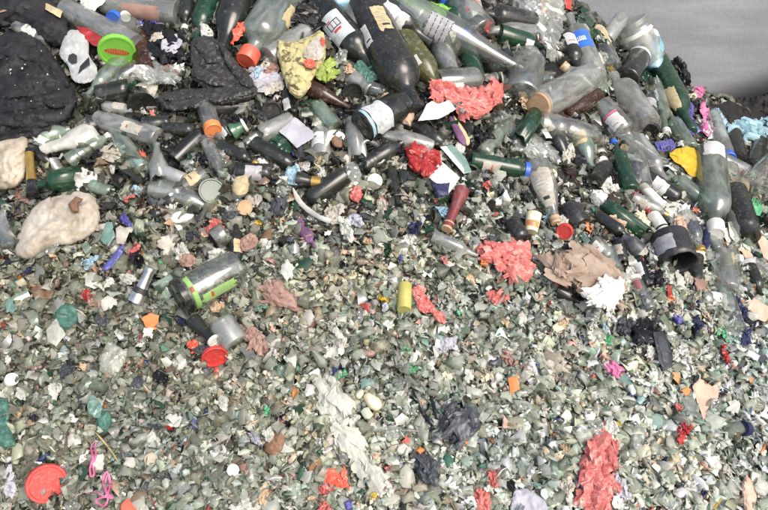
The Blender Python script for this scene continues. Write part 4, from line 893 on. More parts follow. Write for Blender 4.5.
# centre and lower middle
bl('plastic_film', 'brownish orange crumpled film right of the green-label bottle', 'film', [(260, 290), (266, 282), (276, 286), (292, 290), (301, 300), (296, 312), (280, 308), (264, 304)], 'rag', M['rose'], 'the brownish crumpled film', dome=.02)
bl('plastic_film', 'pink and white torn rag below the brownish crumpled film', 'rag', [(240, 326), (250, 324), (262, 334), (276, 350), (284, 362), (274, 360), (258, 350), (246, 344)], 'rag', M['rose'], 'the torn pink rag', parts=[('white_edge', [(256, 328), (260, 330), (284, 360), (276, 358)], 'rag', M['greyfilm'], dict(lift=.014, dome=.004))])
bl('plastic_film', 'white feathery plastic shred hanging on a thin tail', 'shred', [(322, 348), (332, 340), (342, 328), (344, 340), (340, 352), (334, 358), (335, 380), (332, 384), (331, 360), (324, 356)], 'rag', M['greyfilm'], 'the feathery shred', dome=.004)
bl('stone', 'dusty pink stone right of the feathery shred', 'stone', [(360, 352), (366, 345), (378, 346), (382, 352), (374, 358), (364, 357)], 'lump', M['rose'], 'the pink stone', dome=.014)
bl('plastic_film', 'yellow wrapper corner left of the olive yellow cylinder', 'film', [(374, 299), (384, 294), (391, 297), (389, 302), (378, 302)], 'film', M['yellow'], None)
bl('cloth', 'long shredded grey white fabric strip in the lower centre', 'cloth', [(316, 384), (323, 377), (330, 384), (338, 378), (343, 398), (348, 420), (360, 440), (374, 462), (386, 482), (384, 500), (372, 482), (356, 470), (346, 454), (338, 440), (328, 420), (319, 402)], 'rag', M['shred'], 'the shredded fabric', dome=.006, n=1500, amp=.010, edge=5, lift=.010)
bl('wood_piece', 'brown flat wood piece in the lower cullet', 'wood', [(264, 444), (272, 432), (282, 428), (287, 438), (284, 452), (274, 458), (264, 452)], 'chunk', M['woodbrown'], 'the brown wood piece', lift=.008, dome=.014)
bl('plastic_film', 'black scrap above the brown wood piece', 'scrap', [(275, 422), (282, 412), (290, 420), (288, 432), (280, 428)], 'film', M['bin'], None)
bl('glass_shard', 'smooth pale green glass piece in the lower cullet', 'glass piece', [(230, 416), (234, 408), (244, 408), (246, 420), (240, 428), (232, 424)], 'lump', M['teal'], 'the smooth pale green glass', dome=.014)
bl('plastic_cylinder', 'cream round block right of the shredded fabric', 'block', [(362, 396), (368, 391), (380, 398), (383, 406), (376, 413), (366, 406)], 'lump', M['creamblock'], 'the cream block', dome=.025, lift=.01, amp=.001)
bl('plastic_cylinder', 'smaller cream block beside the cream block', 'block', [(355, 392), (361, 388), (365, 392), (361, 400), (355, 398)], 'lump', M['creamblock'], None, dome=.018, lift=.01, amp=.001)
bl('plastic_film', 'pale lavender scrap left of the brown wood piece', 'film', [(247, 432), (254, 430), (263, 440), (261, 446), (252, 442)], 'film', M['lavender'], None)
bl('plastic_bag', 'white torn bag at the bottom edge left of the red scrap', 'bag', [(232, 514), (236, 502), (248, 496), (260, 492), (262, 504), (258, 514)], 'film', M['greyfilm'], 'the white torn bag')
bl('plastic_scrap', 'pinkish red chip at the bottom edge below the orange red piece', 'scrap', [(316, 506), (322, 500), (330, 502), (332, 512), (318, 512)], 'film', M['coral'], None)
bl('plastic_scrap', 'pink film patch under the orange red piece', 'film', [(318, 488), (326, 484), (336, 490), (332, 498), (320, 496)], 'film', M['coral'], None)
bl('plastic_scrap', 'violet chip at the bottom edge right of the pinkish red chip', 'scrap', [(342, 502), (350, 498), (354, 508), (346, 512)], 'chunk', M['violet'], None)
bl('plastic_film', 'slate grey crumpled film lump in the lower centre', 'film', [(446, 412), (456, 406), (470, 408), (478, 416), (474, 436), (462, 446), (448, 442), (443, 428)], 'film', M['slate'], 'the slate film lump', dome=.03, n=600)
strip('strap', 'thin black ribbon hanging down left of the slate film lump', 'strap', [(412, 386), (418, 400), (424, 414), (436, 428)], 4, M['bin'], .016, .3, 'the black ribbon')
strip('strap', 'second thin black ribbon crossing behind the first', 'strap', [(430, 392), (434, 408), (440, 424)], 4, M['bin'], .015, .3, None)
bl('plastic_bag', 'dark crumpled bag low in the centre', 'bag', [(414, 462), (420, 452), (434, 456), (442, 474), (436, 488), (424, 484), (416, 474)], 'film', M['slate'], 'the dark crumpled bag', dome=.02)
bl('plastic_scrap', 'orange tip on the dark crumpled bag', 'scrap', [(414, 450), (420, 446), (425, 450), (420, 455)], 'chunk', M['orange'], None, lift=.02)
bl('plastic_scrap', 'coral flake in the lower centre cullet', 'film', [(484, 476), (490, 468), (498, 470), (502, 480), (494, 490), (488, 486)], 'rag', M['coral'], 'the coral flake')
bl('plastic_film', 'red and white wrapper at the bottom edge', 'wrapper', [(474, 490), (484, 488), (492, 496), (492, 512), (478, 512), (472, 500)], 'film', M['coral'], 'the red-white wrapper', parts=[('white_end', [(463, 496), (474, 498), (484, 504), (474, 508), (464, 504)], 'film', M['white'], dict(lift=.014))])
bl('paper_card', 'mauve white crumpled paper at the bottom edge', 'paper', [(510, 512), (514, 490), (528, 488), (546, 500), (552, 514)], 'paper', M['lavender'], 'the mauve paper', amp=.006, n=500)
bl('plastic_scrap', 'orange rectangular chip in the lower right cullet', 'scrap', [(508, 378), (518, 376), (520, 392), (510, 394)], 'paper', M['orange'], 'the orange chip', lift=.018)
bl('plastic_scrap', 'tan triangular scrap beside the slate film lump', 'scrap', [(503, 414), (508, 420), (514, 428), (502, 428)], 'paper', M['peach'], None)
bl('plastic_film', 'cream torn film right of centre', 'film', [(536, 356), (546, 348), (556, 360), (570, 364), (566, 374), (552, 372), (542, 366)], 'rag', M['dirtypaper'], 'the cream torn film', dome=.004)
bl('plastic_film', 'pale lavender film strip below the coral film strip', 'film', [(438, 352), (446, 338), (456, 334), (458, 342), (448, 350), (440, 358)], 'film', M['lavender'], None)
bl('plastic_film', 'white flower-like crumple right of the olive yellow cylinder', 'film', [(446, 288), (452, 280), (456, 288), (463, 292), (456, 296), (448, 296)], 'film', M['dirtypaper'], None)
bl('plastic_film', 'dusty pink stained film low in the centre right', 'film', [(498, 356), (510, 352), (520, 362), (514, 368), (502, 364)], 'rag', M['rose'], None)
# right side
bl('paper_bag', 'printed clear bag with an orange stripe at the top', 'bag', [(508, -8), (520, 2), (540, -8), (556, -6), (566, 12), (562, 34), (556, 56), (548, 62), (544, 44), (538, 30), (524, 20)], 'film', M['clearfilm'], 'the printed clear bag', dome=.02, lift=.06, n=700, parts=[('orange_stripe', [(541, 2), (548, -4), (546, 12), (540, 14)], 'film', M['orangeink'], dict(lift=.085)), ('grey_panel', [(520, 4), (538, 0), (546, 20), (536, 26)], 'film', M['lavender'], dict(lift=.08))])
bl('plastic_bag', 'lime green film at the top edge above the pale green jar', 'bag', [(398, -8), (416, -4), (420, 4), (440, 2), (448, 12), (440, 18), (426, 10), (408, 6)], 'film', M['limefilm'], 'the lime film', lift=.08)
bl('plastic_bag', 'dark green crumpled foil on the right crest', 'foil', [(576, 16), (588, 12), (596, 24), (606, 36), (602, 42), (588, 34), (578, 26)], 'film', M['dkgreen'], 'the dark green foil', lift=.075)
bl('plastic_scrap', 'red strip end sticking up near the top centre', 'strip', [(484, 28), (488, 20), (493, 22), (488, 33)], 'card', M['red'], None, lift=.05)
bl('plastic_scrap', 'red corner at the top edge right of the printed clear bag', 'scrap', [(564, -4), (572, -4), (571, 10), (566, 8)], 'card', M['red'], None, lift=.07)
bl('plastic_scrap', 'white handle cap on the white-ringed jar', 'cap', [(645, 31), (652, 27), (660, 32), (657, 40), (652, 36)], 'lump', M['white'], None, lift=.09, dome=.01)
bl('tape_loop', 'black looped film on the right crest', 'film', [(664, 62), (672, 60), (682, 66), (690, 70), (690, 82), (680, 92), (672, 84), (676, 74), (666, 68)], 'film', M['bin'], 'the black loop', dome=.02, lift=.03)
bl('plastic_film', 'pink scrap at the edge of the crest', 'film', [(692, 90), (698, 85), (704, 90), (704, 96), (696, 96)], 'film', M['pink'], None, lift=.04)
bl('paper_scrap', 'white tag on the crest below the aqua bottle', 'tag', [(656, 74), (664, 73), (664, 83), (658, 82)], 'card', M['paper'], None, lift=.06)
bl('plastic_scrap', 'amber tan box corner on the right crest', 'scrap', [(666, 90), (676, 86), (678, 96), (670, 99)], 'card', M['gold'], None, lift=.05)
bl('plastic_bag', 'violet blue bag sloping down the right crest', 'bag', [(680, 100), (688, 96), (694, 108), (692, 124), (696, 134), (686, 134), (678, 120)], 'film', M['violet'], 'the violet bag', dome=.015, lift=.03)
bl('plastic_wrapper', 'magenta and white printed wrapper right of the violet bag', 'wrapper', [(701, 106), (706, 103), (712, 116), (716, 128), (712, 138), (704, 134), (702, 122)], 'film', M['pink'], 'the magenta wrapper', lift=.04, parts=[('white_print', [(702, 124), (710, 120), (716, 130), (712, 139), (704, 134)], 'film', M['paper'], dict(lift=.045))])
bl('plastic_bag', 'pale blue bag beside the magenta wrapper', 'bag', [(710, 106), (720, 106), (726, 122), (728, 136), (720, 134), (714, 122)], 'film', M['skyfilm'], 'the pale blue bag', dome=.015, lift=.03)
bl('plastic_bag', 'teal bag crumpled along the foot of the wall', 'bag', [(726, 122), (738, 118), (744, 122), (758, 118), (784, 112), (784, 132), (764, 138), (752, 136), (744, 144), (734, 134)], 'film', M['aqua'], 'the teal bag', dome=.03, lift=.04, n=700)
bl('crumpled_sheet', 'black crumpled sheet lying along the foot of the wall', 'sheet', [(704, 104), (716, 103), (730, 101), (746, 98), (764, 93), (790, 86), (830, 84), (830, 126), (780, 122), (744, 126), (724, 118)], 'cloth', mat('matt_black_sheet', (.012, .012, .013), (.022, .02, .02), rough=.7, dirt=.12, spec=.2), None, dome=.03, lift=.02, n=700)  # black folded sheet modelled over the dark zone by the wall
bl('plastic_bag', 'bright yellow plastic bag in the upper right', 'bag', [(668, 154), (676, 149), (692, 145), (699, 156), (698, 178), (690, 176), (682, 166), (674, 162)], 'foil', M['yellow'], 'the yellow bag', lift=.045, dome=.012, n=600)
bl('plastic_film', 'violet dark wrapper above the yellow bag', 'film', [(655, 142), (670, 140), (678, 146), (668, 152), (656, 150)], 'film', M['violet'], None, lift=.03)
bl('plastic_film', 'green netting around the dark bottle at right', 'netting', [(748, 200), (756, 196), (762, 206), (760, 216), (752, 212)], 'film', M['greenpl'], None, lift=.03)
bl('plastic_film', 'small yellow scrap below the netted dark bottle', 'film', [(743, 226), (747, 222), (753, 230), (750, 238), (744, 234)], 'film', M['yellow'], 'the small yellow scrap', lift=.035)
bl('plastic_film', 'orange peach card at the right edge', 'card', [(756, 236), (764, 236), (776, 252), (776, 264), (764, 258)], 'card', M['peach'], 'the peach card', lift=.03)
bl('paper_scrap', 'white lobed paper scrap in the dark hollow', 'paper', [(596, 200), (600, 190), (606, 187), (609, 194), (604, 204), (598, 206)], 'paper', M['paper'], 'the white lobed paper')
bl('plastic_film', 'pinkish tan tissue in the dark hollow', 'tissue', [(606, 220), (614, 212), (620, 220), (630, 226), (620, 232), (608, 230)], 'rag', M['peach'], None)
bl('plastic_film', 'red scrap left of the white capped thin tube', 'film', [(634, 193), (640, 190), (644, 198), (640, 204), (635, 200)], 'film', M['redfilm'], 'the upper red scrap', lift=.025)
bl('plastic_film', 'red strip above the white ringed tube', 'film', [(646, 206), (653, 208), (656, 218), (652, 224), (648, 216)], 'film', M['redfilm'], None, lift=.025)
bl('plastic_film', 'cream curved film left of the white ringed tube', 'film', [(634, 214), (644, 208), (650, 218), (652, 230), (645, 228), (640, 220)], 'rag', M['creamblock'], None)
bl('plastic_film', 'beige fan shaped scrap right of the white ringed tube', 'film', [(674, 220), (682, 215), (691, 219), (686, 230), (684, 242), (678, 236)], 'film', M['peach'], 'the beige fan scrap', lift=.025)
bl('plastic_film', 'navy foil scrap right of the beige fan scrap', 'film', [(690, 224), (698, 218), (702, 226), (700, 234), (692, 232)], 'film', M['navy'], None, lift=.03)
strip('plastic_strip', 'dark navy strip standing below the tall pale bottle', 'strip', [(708, 222), (707, 236), (706, 250)], 6, M['navy'], .03, .4, None)
bl('plastic_film', 'grey plastic tongue right of the navy strip', 'scrap', [(728, 222), (734, 220), (740, 240), (736, 243), (730, 236)], 'card', M['greyfilm'], None, lift=.03)
bl('plastic_scrap', 'green plastic cup rim left of the black tray', 'cup', [(656, 288), (660, 284), (667, 290), (664, 300), (658, 298)], 'lump', M['greenpl'], 'the green cup rim', dome=.016)
strip('strap', 'red plastic strip hanging below the brown paper bag', 'strap', [(643, 258), (639, 270), (637, 282), (641, 290)], 6, M['red'], .02, .4, 'the red hanging strip')
bl('plastic_film', 'red tab right of the green cup rim', 'scrap', [(667, 286), (671, 285), (672, 297), (668, 298)], 'card', M['redfilm'], None, lift=.02)
bl('plastic_scrap', 'violet blue crushed cup above the black tray', 'cup', [(671, 312), (676, 307), (684, 310), (685, 322), (678, 327), (672, 320)], 'lump', M['violet'], 'the violet crushed cup', dome=.025, amp=.005)
bl('plastic_film', 'black crumpled bag beside the black tray', 'bag', [(631, 330), (638, 320), (650, 318), (656, 328), (652, 342), (640, 347), (632, 342)], 'film', M['bin'], 'the black crumpled bag', dome=.02, n=600)
bl('black_tray', 'long black plastic tray with a grey hollow', 'tray', [(653, 332), (662, 331), (668, 338), (673, 356), (672, 367), (664, 371), (659, 360), (656, 346)], 'card', M['blackpl'], 'the black tray', lift=.03, thick=.02, parts=[('hollow', [(657, 338), (662, 336), (667, 342), (670, 358), (668, 364), (663, 360)], 'card', M['slate'], dict(lift=.0325, thick=.002))])
bl('plastic_film', 'bright pink crumpled scrap in the lower right', 'film', [(605, 366), (612, 360), (621, 364), (622, 374), (616, 380), (608, 374)], 'film', M['pink'], 'the pink scrap', dome=.014)
bl('plastic_film', 'bright green scrap below the long tapered bottle', 'film', [(720, 330), (724, 326), (731, 336), (728, 344), (722, 338)], 'film', M['greenpl'], 'the green scrap')
bl('plastic_film', 'crimson strip left of the green scrap', 'film', [(719, 342), (724, 342), (732, 360), (731, 368), (724, 362)], 'film', M['redfilm'], None)
bl('paper_card', 'white small carton near the right edge', 'carton', [(744, 355), (748, 349), (760, 355), (757, 362)], 'chunk', M['paper'], 'the white carton', lift=.016)
bl('plastic_scrap', 'orange chip near the right edge', 'scrap', [(745, 378), (750, 375), (755, 380), (750, 384)], 'chunk', M['orange'], None)
bl('plastic_scrap', 'orange chip in the lower right cullet above the bright red scrap', 'scrap', [(681, 390), (688, 386), (692, 392), (685, 397)], 'paper', M['orange'], None)
bl('card_scrap', 'tan pink torn card in the lower right', 'card', [(692, 386), (700, 378), (712, 386), (721, 380), (718, 398), (708, 408), (704, 420), (698, 404)], 'paper', M['peach'], 'the tan pink card', amp=.005, lift=.018)
bl('card_scrap', 'peach torn card near the right edge', 'card', [(746, 304), (754, 298), (768, 306), (778, 318), (764, 322), (750, 316)], 'paper', M['peach'], None, amp=.006, lift=.018)
bl('wood_piece', 'brown narrow strip in the bottom right corner', 'wood', [(741, 482), (746, 474), (754, 482), (757, 498), (754, 514), (744, 514), (741, 498)], 'chunk', M['peach'], 'the brown corner strip', lift=.008)
bl('plastic_film', 'frosted white film piece left of the teal disc', 'film', [(630, 428), (638, 423), (646, 428), (646, 444), (638, 454), (630, 448)], 'lump', M['clearfilm'], 'the frosted film', dome=.015, lift=.01)
bl('plastic_film', 'grey white torn film beside the long coral bag', 'film', [(610, 478), (618, 474), (628, 486), (634, 500), (622, 500), (614, 492)], 'film', M['lavender'], None)
bl('plastic_scrap', 'small yellow chip above the frosted film', 'scrap', [(614, 422), (618, 419), (622, 424), (617, 428)], 'chunk', M['yellow'], None)
bl('plastic_film', 'pale pink film chip above the bright red scrap', 'film', [(674, 404), (680, 402), (683, 410), (677, 412)], 'film', M['coral'], None)
bl('olive_card', 'olive green folded card left of the violet crushed cup', 'card', [(659, 318), (664, 313), (674, 328), (670, 333)], 'card', M['olivescrap'], None, lift=.02)
bl('plastic_film', 'dark navy bag strip right of the long tapered bottle', 'bag', [(732, 302), (738, 298), (742, 308), (746, 322), (750, 340), (746, 352), (740, 340), (738, 322)], 'film', M['navy'], 'the navy bag strip')
bl('plastic_film', 'black film beside the white-capped thin tube', 'film', [(604, 164), (612, 160), (620, 172), (622, 186), (612, 192), (606, 180)], 'film', M['bin'], None)
bl('plastic_film', 'clear crumpled bag below the wide clear bottle', 'bag', [(514, 146), (524, 134), (536, 134), (552, 142), (558, 154), (548, 162), (528, 160)], 'film', M['clearfilm'], 'the clear crumpled bag', dome=.025, lift=.015, n=600, parts=[('white_flap', [(541, 130), (546, 128), (552, 138), (546, 138)], 'paper', M['paper'], dict(lift=.05))])
bl('plastic_scrap', 'tan ringed stopper piece right of the clear crumpled bag', 'stopper', [(560, 152), (564, 144), (572, 144), (576, 156), (572, 166), (562, 164)], 'rag', M['dirtypaper'], None, lift=.02)
bl('plastic_film', 'pale straw bunch by the corked grey bottle', 'straw', [(517, 96), (524, 91), (530, 96), (528, 108), (520, 106)], 'rag', M['tan'], None, lift=.03)

# ------------------------------------------------------------------ loose pieces one can count: shards, scraps, chips
def near_label(px, py, words, tries=9):
    """words + where it lies, told by the landmarks round it; never the same sentence twice"""
    d = sorted(LAND, key=lambda l: (l[0] - px) ** 2 + (l[1] - py) ** 2)
    def rel(l):
        dx, dy = px - l[0], py - l[1]
        r = math.hypot(dx, dy)
        if abs(dx) > 1.9 * abs(dy): s = 'left of' if dx < 0 else 'right of'
        elif abs(dy) > 1.9 * abs(dx): s = 'above' if dy < 0 else 'below'
        else: s = ('upper ' if dy < 0 else 'lower ') + ('left of' if dx < 0 else 'right of')
        return ('just ' if r < 30 and 'per' not in s and 'wer' not in s else '') + s
    cands = ['%s %s %s' % (words, rel(l), l[2]) for l in d[:3]] + \
            ['%s between %s and %s' % (words, d[i][2], d[j][2]) for i in range(3) for j in range(i + 1, 4)] + \
            ['%s %s %s' % (words, rel(l), l[2]) for l in d[3:9]]
    for c in cands:
        if c not in LABELS and 4 <= len(c.split()) <= 16: return c
    return cands[0]
def dark_at(px, py):
    """how much of the litter there is dark bottle glass and black film: most along the top, least lower right"""
    px = np.asarray(px, float); py = np.asarray(py, float)
    e = 182 - .08 * (px - 384) + np.where(px > 520, 70 * np.exp(-((px - 610) / 70) ** 2), 0)
    return np.clip(1 - (py - e + 60) / 150, 0, 1)

def shard_mesh(k, m):
    """a piece of broken bottle wall: ragged outline, bent round the bottle it came from, 3 mm thick"""
    r = np.random.default_rng(500 + k)
    n = r.integers(5, 8); ang = np.sort(r.uniform(0, 2 * math.pi, n) * .35 + np.arange(n) * 2 * math.pi / n)
    rad = r.uniform(.5, 1.0, n); asp = r.uniform(.5, 1)
    out = [Vector((rad[i] * math.cos(ang[i]), asp * rad[i] * math.sin(ang[i]))) for i in range(n)]
    inner = [p * .5 for p in out]
    bend = r.uniform(.15, .75); th = r.uniform(.10, .2)
    up = lambda p, z: (p.x, p.y, z + bend * (.4 - p.x * p.x))
    ring = []
    for i in range(n):
        ring += [out[i], (out[i] + out[(i + 1) % n]) / 2 * r.uniform(.88, 1.05)]
    nn = 2 * n
    V = [up(p, 0) for p in ring] + [up(p * .5, 0) for p in ring] + [up(Vector((0, 0)), 0)]
    c = len(V); V += [up(p * .96, -th) for p in ring] + [up(p * .5, -th) for p in ring] + [up(Vector((0, 0)), -th)]
    F = []
    for i in range(nn):
        j = (i + 1) % nn
        F += [(i, j, nn + j, nn + i), (nn + i, nn + j, 2 * nn), (c + j, c + i, c + nn + i, c + nn + j), (c + nn + j, c + nn + i, c + 2 * nn), (j, i, c + i, c + j)]
    return mesh('glass_shard', V, F, m, True, 40)
def scrap_mesh(k, m, amp=.35):
    r = np.random.default_rng(900 + k); n = 9
    V, F = [], []
    cut = r.uniform(.6, 1.1, 16)
    for lay in (0, -.05):
        for i in range(n):
            for j in range(n):
                x, y = i / (n - 1) * 2 - 1, j / (n - 1) * 2 - 1
                a = math.atan2(y, x); q = cut[int((a + math.pi) / 6.2832 * 15.99)]
                v = Vector((x * 1.6 + k * 3.1, y * 1.6, .3))
                V.append((x * q, y * q * .8, amp * (noise.noise(v) * 1.6 + .7 * noise.noise(v * 2.3)) + lay))
    g = n * n
    for i in range(n - 1):
        for j in range(n - 1):
            p = i * n + j; F += [(p, p + n, p + n + 1, p + 1), (g + p, g + p + 1, g + p + n + 1, g + p + n)]
    rim = [i * n for i in range(n)] + [(n - 1) * n + j for j in range(1, n)] + [i * n + n - 1 for i in range(n - 2, -1, -1)] + [j for j in range(n - 2, 0, -1)]
    for a, b_ in zip(rim, rim[1:] + rim[:1]): F.append((a, g + a, g + b_, b_))
    return mesh('plastic_scrap', V, F, m, True, 50)
SHARDS = [shard_mesh(k, M['shardgrey']) for k in range(16)]
SCRAPS = [scrap_mesh(k, M['white'], .5 if k % 2 else .3) for k in range(12)]
def heap_normal(p):
    e = .01
    return Vector((-(float(H(p.x + e, p.y)) - float(H(p.x - e, p.y))) / (2 * e), -(float(H(p.x, p.y + e)) - float(H(p.x, p.y - e))) / (2 * e), 1)).normalized()
def loose(name, me, label, cat, px, py, size_px, m, group, tilt=.6, lift=.012):
    p = P1(px, py, lift); nrm = heap_normal(p)
    v = Vector(rng.standard_normal(3)); z = (nrm + (EYE - p).normalized() * .4 + v * tilt).normalized()
    mw = frame(p, z, Vector(rng.standard_normal(3)))
    s = size_px / 2 * mpp(px, py)
    o = obj(name, me); o.matrix_world = mw @ Matrix.Diagonal((s, s, s, 1))
    o.material_slots[0].link = 'OBJECT'; o.material_slots[0].material = m
    return tag(o, label, cat, group)
def free_spot(r, x0=4, x1=764, y0=4, y1=506, want=None):
    for _ in range(400):
        px, py = rng.uniform(x0, x1), rng.uniform(y0, y1)
        if want is not None and rng.random() > want(px, py): continue
        if not solve(np.array([px]), np.array([py]))[1][0]: continue
        iy, ix = int(py) - MY0, int(px) - MX0
        q = MASK[max(0, iy - r):iy + r + 1, max(0, ix - r):ix + r + 1]
        if q.mean() < .12: return px, py
    return px, py
TAKEN = []
def spaced(r, gap, **k):
    for _ in range(60):
        p = free_spot(r, **k)
        if all((p[0] - q[0]) ** 2 + (p[1] - q[1]) ** 2 > gap * gap for q in TAKEN): break
    TAKEN.append(p); return p
pal = [('pale grey', 'shardpale', 5), ('olive grey', 'shardgrey', 5), ('dusty clear', 'dusty', 2), ('pale green', 'palegreen', 2.2), ('frosted teal', 'teal', .7), ('dark', 'sharddark', 1.6), ('dark green', 'dkgreen', .6), ('amber', 'amber', .35), ('frosted', 'frost', 2.5)]
wts = np.array([p[2] for p in pal]); wts = wts / wts.sum()
wdk = np.array([1, 2, 1, .6, .3, 5, 2, .6, 1.5]); wdk = wdk / wdk.sum()
for k in range(290):
    px, py = spaced(5, 13)
    d = float(dark_at(px, py))
    cn, mn, _ = pal[rng.choice(len(pal), p=wts * (1 - d) + wdk * d)]
    size = rng.uniform(14, 26) * (1 if py > 160 else 1.1)
    word = '%s %s glass shard' % ('large' if size > 20 else 'small' if size < 15.5 else 'medium', cn)
    loose('glass_shard', SHARDS[k % 16], near_label(px, py, word), 'glass shard', px, py, size, M[mn], 'loose glass shards on the heap', .55, .010)
spal = [('white', 'white', 4), ('white paper', 'paper', 2.5), ('grey', 'greyfilm', 4), ('black', 'bin', 3.4), ('coral red', 'coral', 1.3), ('orange', 'orange', .5), ('blue', 'violet', .4), ('navy', 'navy', .6), ('green', 'greenpl', .8), ('yellow', 'yellow', .5), ('tan', 'tan', 2), ('peach', 'peach', 1.3), ('pinkish', 'rose', 1.3), ('pale blue', 'skyfilm', .7), ('brown', 'woodbrown', 1.6), ('lavender', 'lavender', .5), ('cream', 'creamblock', 1.5), ('clear', 'clearfilm', 2.5)]
sw = np.array([p[2] for p in spal]); sw = sw / sw.sum()
for k in range(270):
    px, py = spaced(3, 10, want=lambda x, y: .3 + .7 * (x > 400) * (y < 400))
    cn, mn, _ = spal[rng.choice(len(spal), p=sw)]
    if dark_at(px, py) > .6 and rng.random() < .4: cn, mn = 'black', 'bin'
    size = rng.uniform(6, 13)
    word = '%s %s plastic scrap' % ('crumpled' if k % 2 else 'flat', cn) if 'paper' not in cn else '%s %s scrap' % ('crumpled' if k % 2 else 'flat', cn)
    loose('plastic_scrap', SCRAPS[k % 12], near_label(px, py, word), 'scrap', px, py, size, M[mn], 'small scraps strewn over the heap', .7, .014)

# more bottles, films and papers crowding the upper litter and the right-hand slope
def crowd(px, py):
    return max(float(dark_at(px, py)), .75 * (px > 560) * (py < 330))
for k in range(88):
    px, py = spaced(2, 10, x0=600, y0=110, y1=300) if k >= 72 else spaced(3, 14, y1=270, want=lambda x, y: float(dark_at(x, y)) ** 5 + .4 * (x > 590) * (y < 260))
    right = px > 540
    an = math.radians(rng.normal(58, 22) if right else rng.uniform(0, 180))
    if rng.random() < .5: an += math.pi
    w = rng.uniform(12, 20) if py > 70 else rng.uniform(16, 25)
    ln = w * rng.uniform(2.0, 3.2)
    def cover(px, py, an):
        q = [MASK[int(py + math.sin(an) * ln * t) - MY0, int(px + math.cos(an) * ln * t) - MX0] for t in np.linspace(-.5, .5, 9)]
        ends = np.array([[px + math.cos(an) * ln * t * .55, py + math.sin(an) * ln * t * .55 - w * .3] for t in (-1, 1)])
        return sum(map(int, q)) + (0 if solve(ends[:, 0], ends[:, 1])[1].all() else 99)
    best = None
    for _ in range(14):
        c_ = cover(px, py, an)
        if best is None or c_ < best[0]: best = (c_, px, py, an)
        if c_ <= 1: break
        an = math.radians(rng.normal(58, 22) if right else rng.uniform(0, 360))
        px, py = free_spot(4, max(4, px - 60), min(764, px + 60), max(4, py - 40), min(280, py + 40))
    cov, px, py, an = best
    if cov >= 99: continue
    cn, mn = [('black', 'black'), ('dusty black', 'blackdusty'), ('brown', 'brown'), ('dark green', 'dkgreen'), ('dusty clear', 'dusty'), ('frosted grey', 'frost'), ('pale green', 'palegreen'), ('clear', 'clear')][int(rng.choice(8, p=[.24, .22, .05, .05, .17, .13, .06, .08] if not right else [.1, .12, .04, .1, .24, .2, .1, .1]))]
    kn = ['wine', 'beer', 'spirit', 'jar', 'long', 'pet'][int(rng.integers(6))]
    br = [None, None, 'neck', 'base'][int(rng.integers(4))]
    c, s = math.cos(an) * ln / 2, math.sin(an) * ln / 2
    lb = [(.2, .5, float(rng.uniform(-40, 40)), float(rng.uniform(25, 60)), M[['label', 'paper', 'creamlabel', 'graylabel', 'dirtypaper'][k % 5]], 'text')] if rng.random() < .35 else []
    cpn = [None, None, None, 'white', 'gold', 'silver', 'blue', 'red'][int(rng.integers(8))] if br is None else None
    word = '%s%s %s%s' % ('broken ' if br else '', cn, 'jar' if kn == 'jar' else 'bottle', ' with a paper label' if lb else ' with a %s cap' % cpn if cpn else '')
    R_ = w / 2 * mpp(px, py)
    Bt(near_label(px, py, word), (px - c, py - s), (px + c, py + s), w, kn, M[mn], cap=M[cpn] if cpn else None, labs=lb, la=float(R_ * rng.uniform(.0, .8)), lb=float(R_ * rng.uniform(.0, .9)), broken=br, group='more bottles among the upper litter')
for k in range(275):
    px, py = spaced(2, 10, y1=350, want=crowd) if k < 150 else spaced(3, 15, y0=230) if k < 235 else spaced(2, 8, x0=640, y0=112, y1=360)
    d = float(dark_at(px, py)); r0 = rng.uniform(6, 13) * (1.25 if py < 110 else 1)
    n_ = int(rng.integers(5, 9)); asp = rng.uniform(.35, .9); an = math.radians(rng.normal(58, 25) if px > 540 else rng.uniform(0, 180))
    pts = []
    for i in range(n_):
        t = 2 * math.pi * i / n_; q = r0 * rng.uniform(.65, 1.15); u, v = q * math.cos(t), q * asp * math.sin(t)
        pts.append((px + u * math.cos(an) - v * math.sin(an), py + u * math.sin(an) + v * math.cos(an)))
    names = [('glossy black', 'bin', 6 * d + 1), ('slate grey', 'slate', 2), ('clear', 'clearfilm', 4), ('grey white', 'greyfilm', 3), ('white', 'paper', .9), ('dirty cream', 'dirtypaper', 1.6), ('navy', 'navy', .5), ('dark green', 'dkgreen', .6), ('pale blue', 'skyfilm', .5), ('violet', 'violet', .2), ('dusty rose', 'rose', .5), ('coral red', 'coral', .5), ('lavender', 'lavender', .5), ('tan', 'tan', 1)]
    if k >= 150: names = [('clear', 'clearfilm', 4), ('grey white', 'greyfilm', 6), ('dirty cream', 'dirtypaper', 2), ('slate grey', 'slate', 1.6), ('glossy black', 'bin', .8), ('dusty rose', 'rose', .5), ('frosted teal', 'teal', .8), ('lavender', 'lavender', .4), ('tan', 'tan', .8)]
    p_ = np.array([q[2] for q in names]); cn, mn, _ = names[int(rng.choice(len(names), p=p_ / p_.sum()))]
    blob('plastic_film', near_label(px, py, 'crumpled %s film' % cn), 'film', pts, ['film', 'rag', 'foil'][k % 3] if k < 150 else ['foil', 'paper', 'rag'][k % 3], M[mn], **({'amp': .005, 'dome': .002, 'edge': 3.0} if k >= 150 else {}), group='crumpled films strewn among the litter', n=260, lift=float(rng.uniform(.006, .028)))

# dark glass pieces crowding between the bottles along the top
for k in range(95):
    px, py = spaced(3, 10, y1=215, want=lambda x, y: float(dark_at(x, y)))
    cn, mn = [('black', 'black'), ('dusty black', 'blackdusty'), ('brown', 'brown'), ('dark green', 'dkgreen')][int(rng.choice(4, p=[.4, .35, .1, .15]))]
    size = rng.uniform(16, 30)
    loose('bottle_fragment', SHARDS[k % 16], near_label(px, py, '%s curved bottle fragment' % cn), 'bottle fragment', px, py, size, M[mn], 'dark bottle fragments along the top', .7, .010)

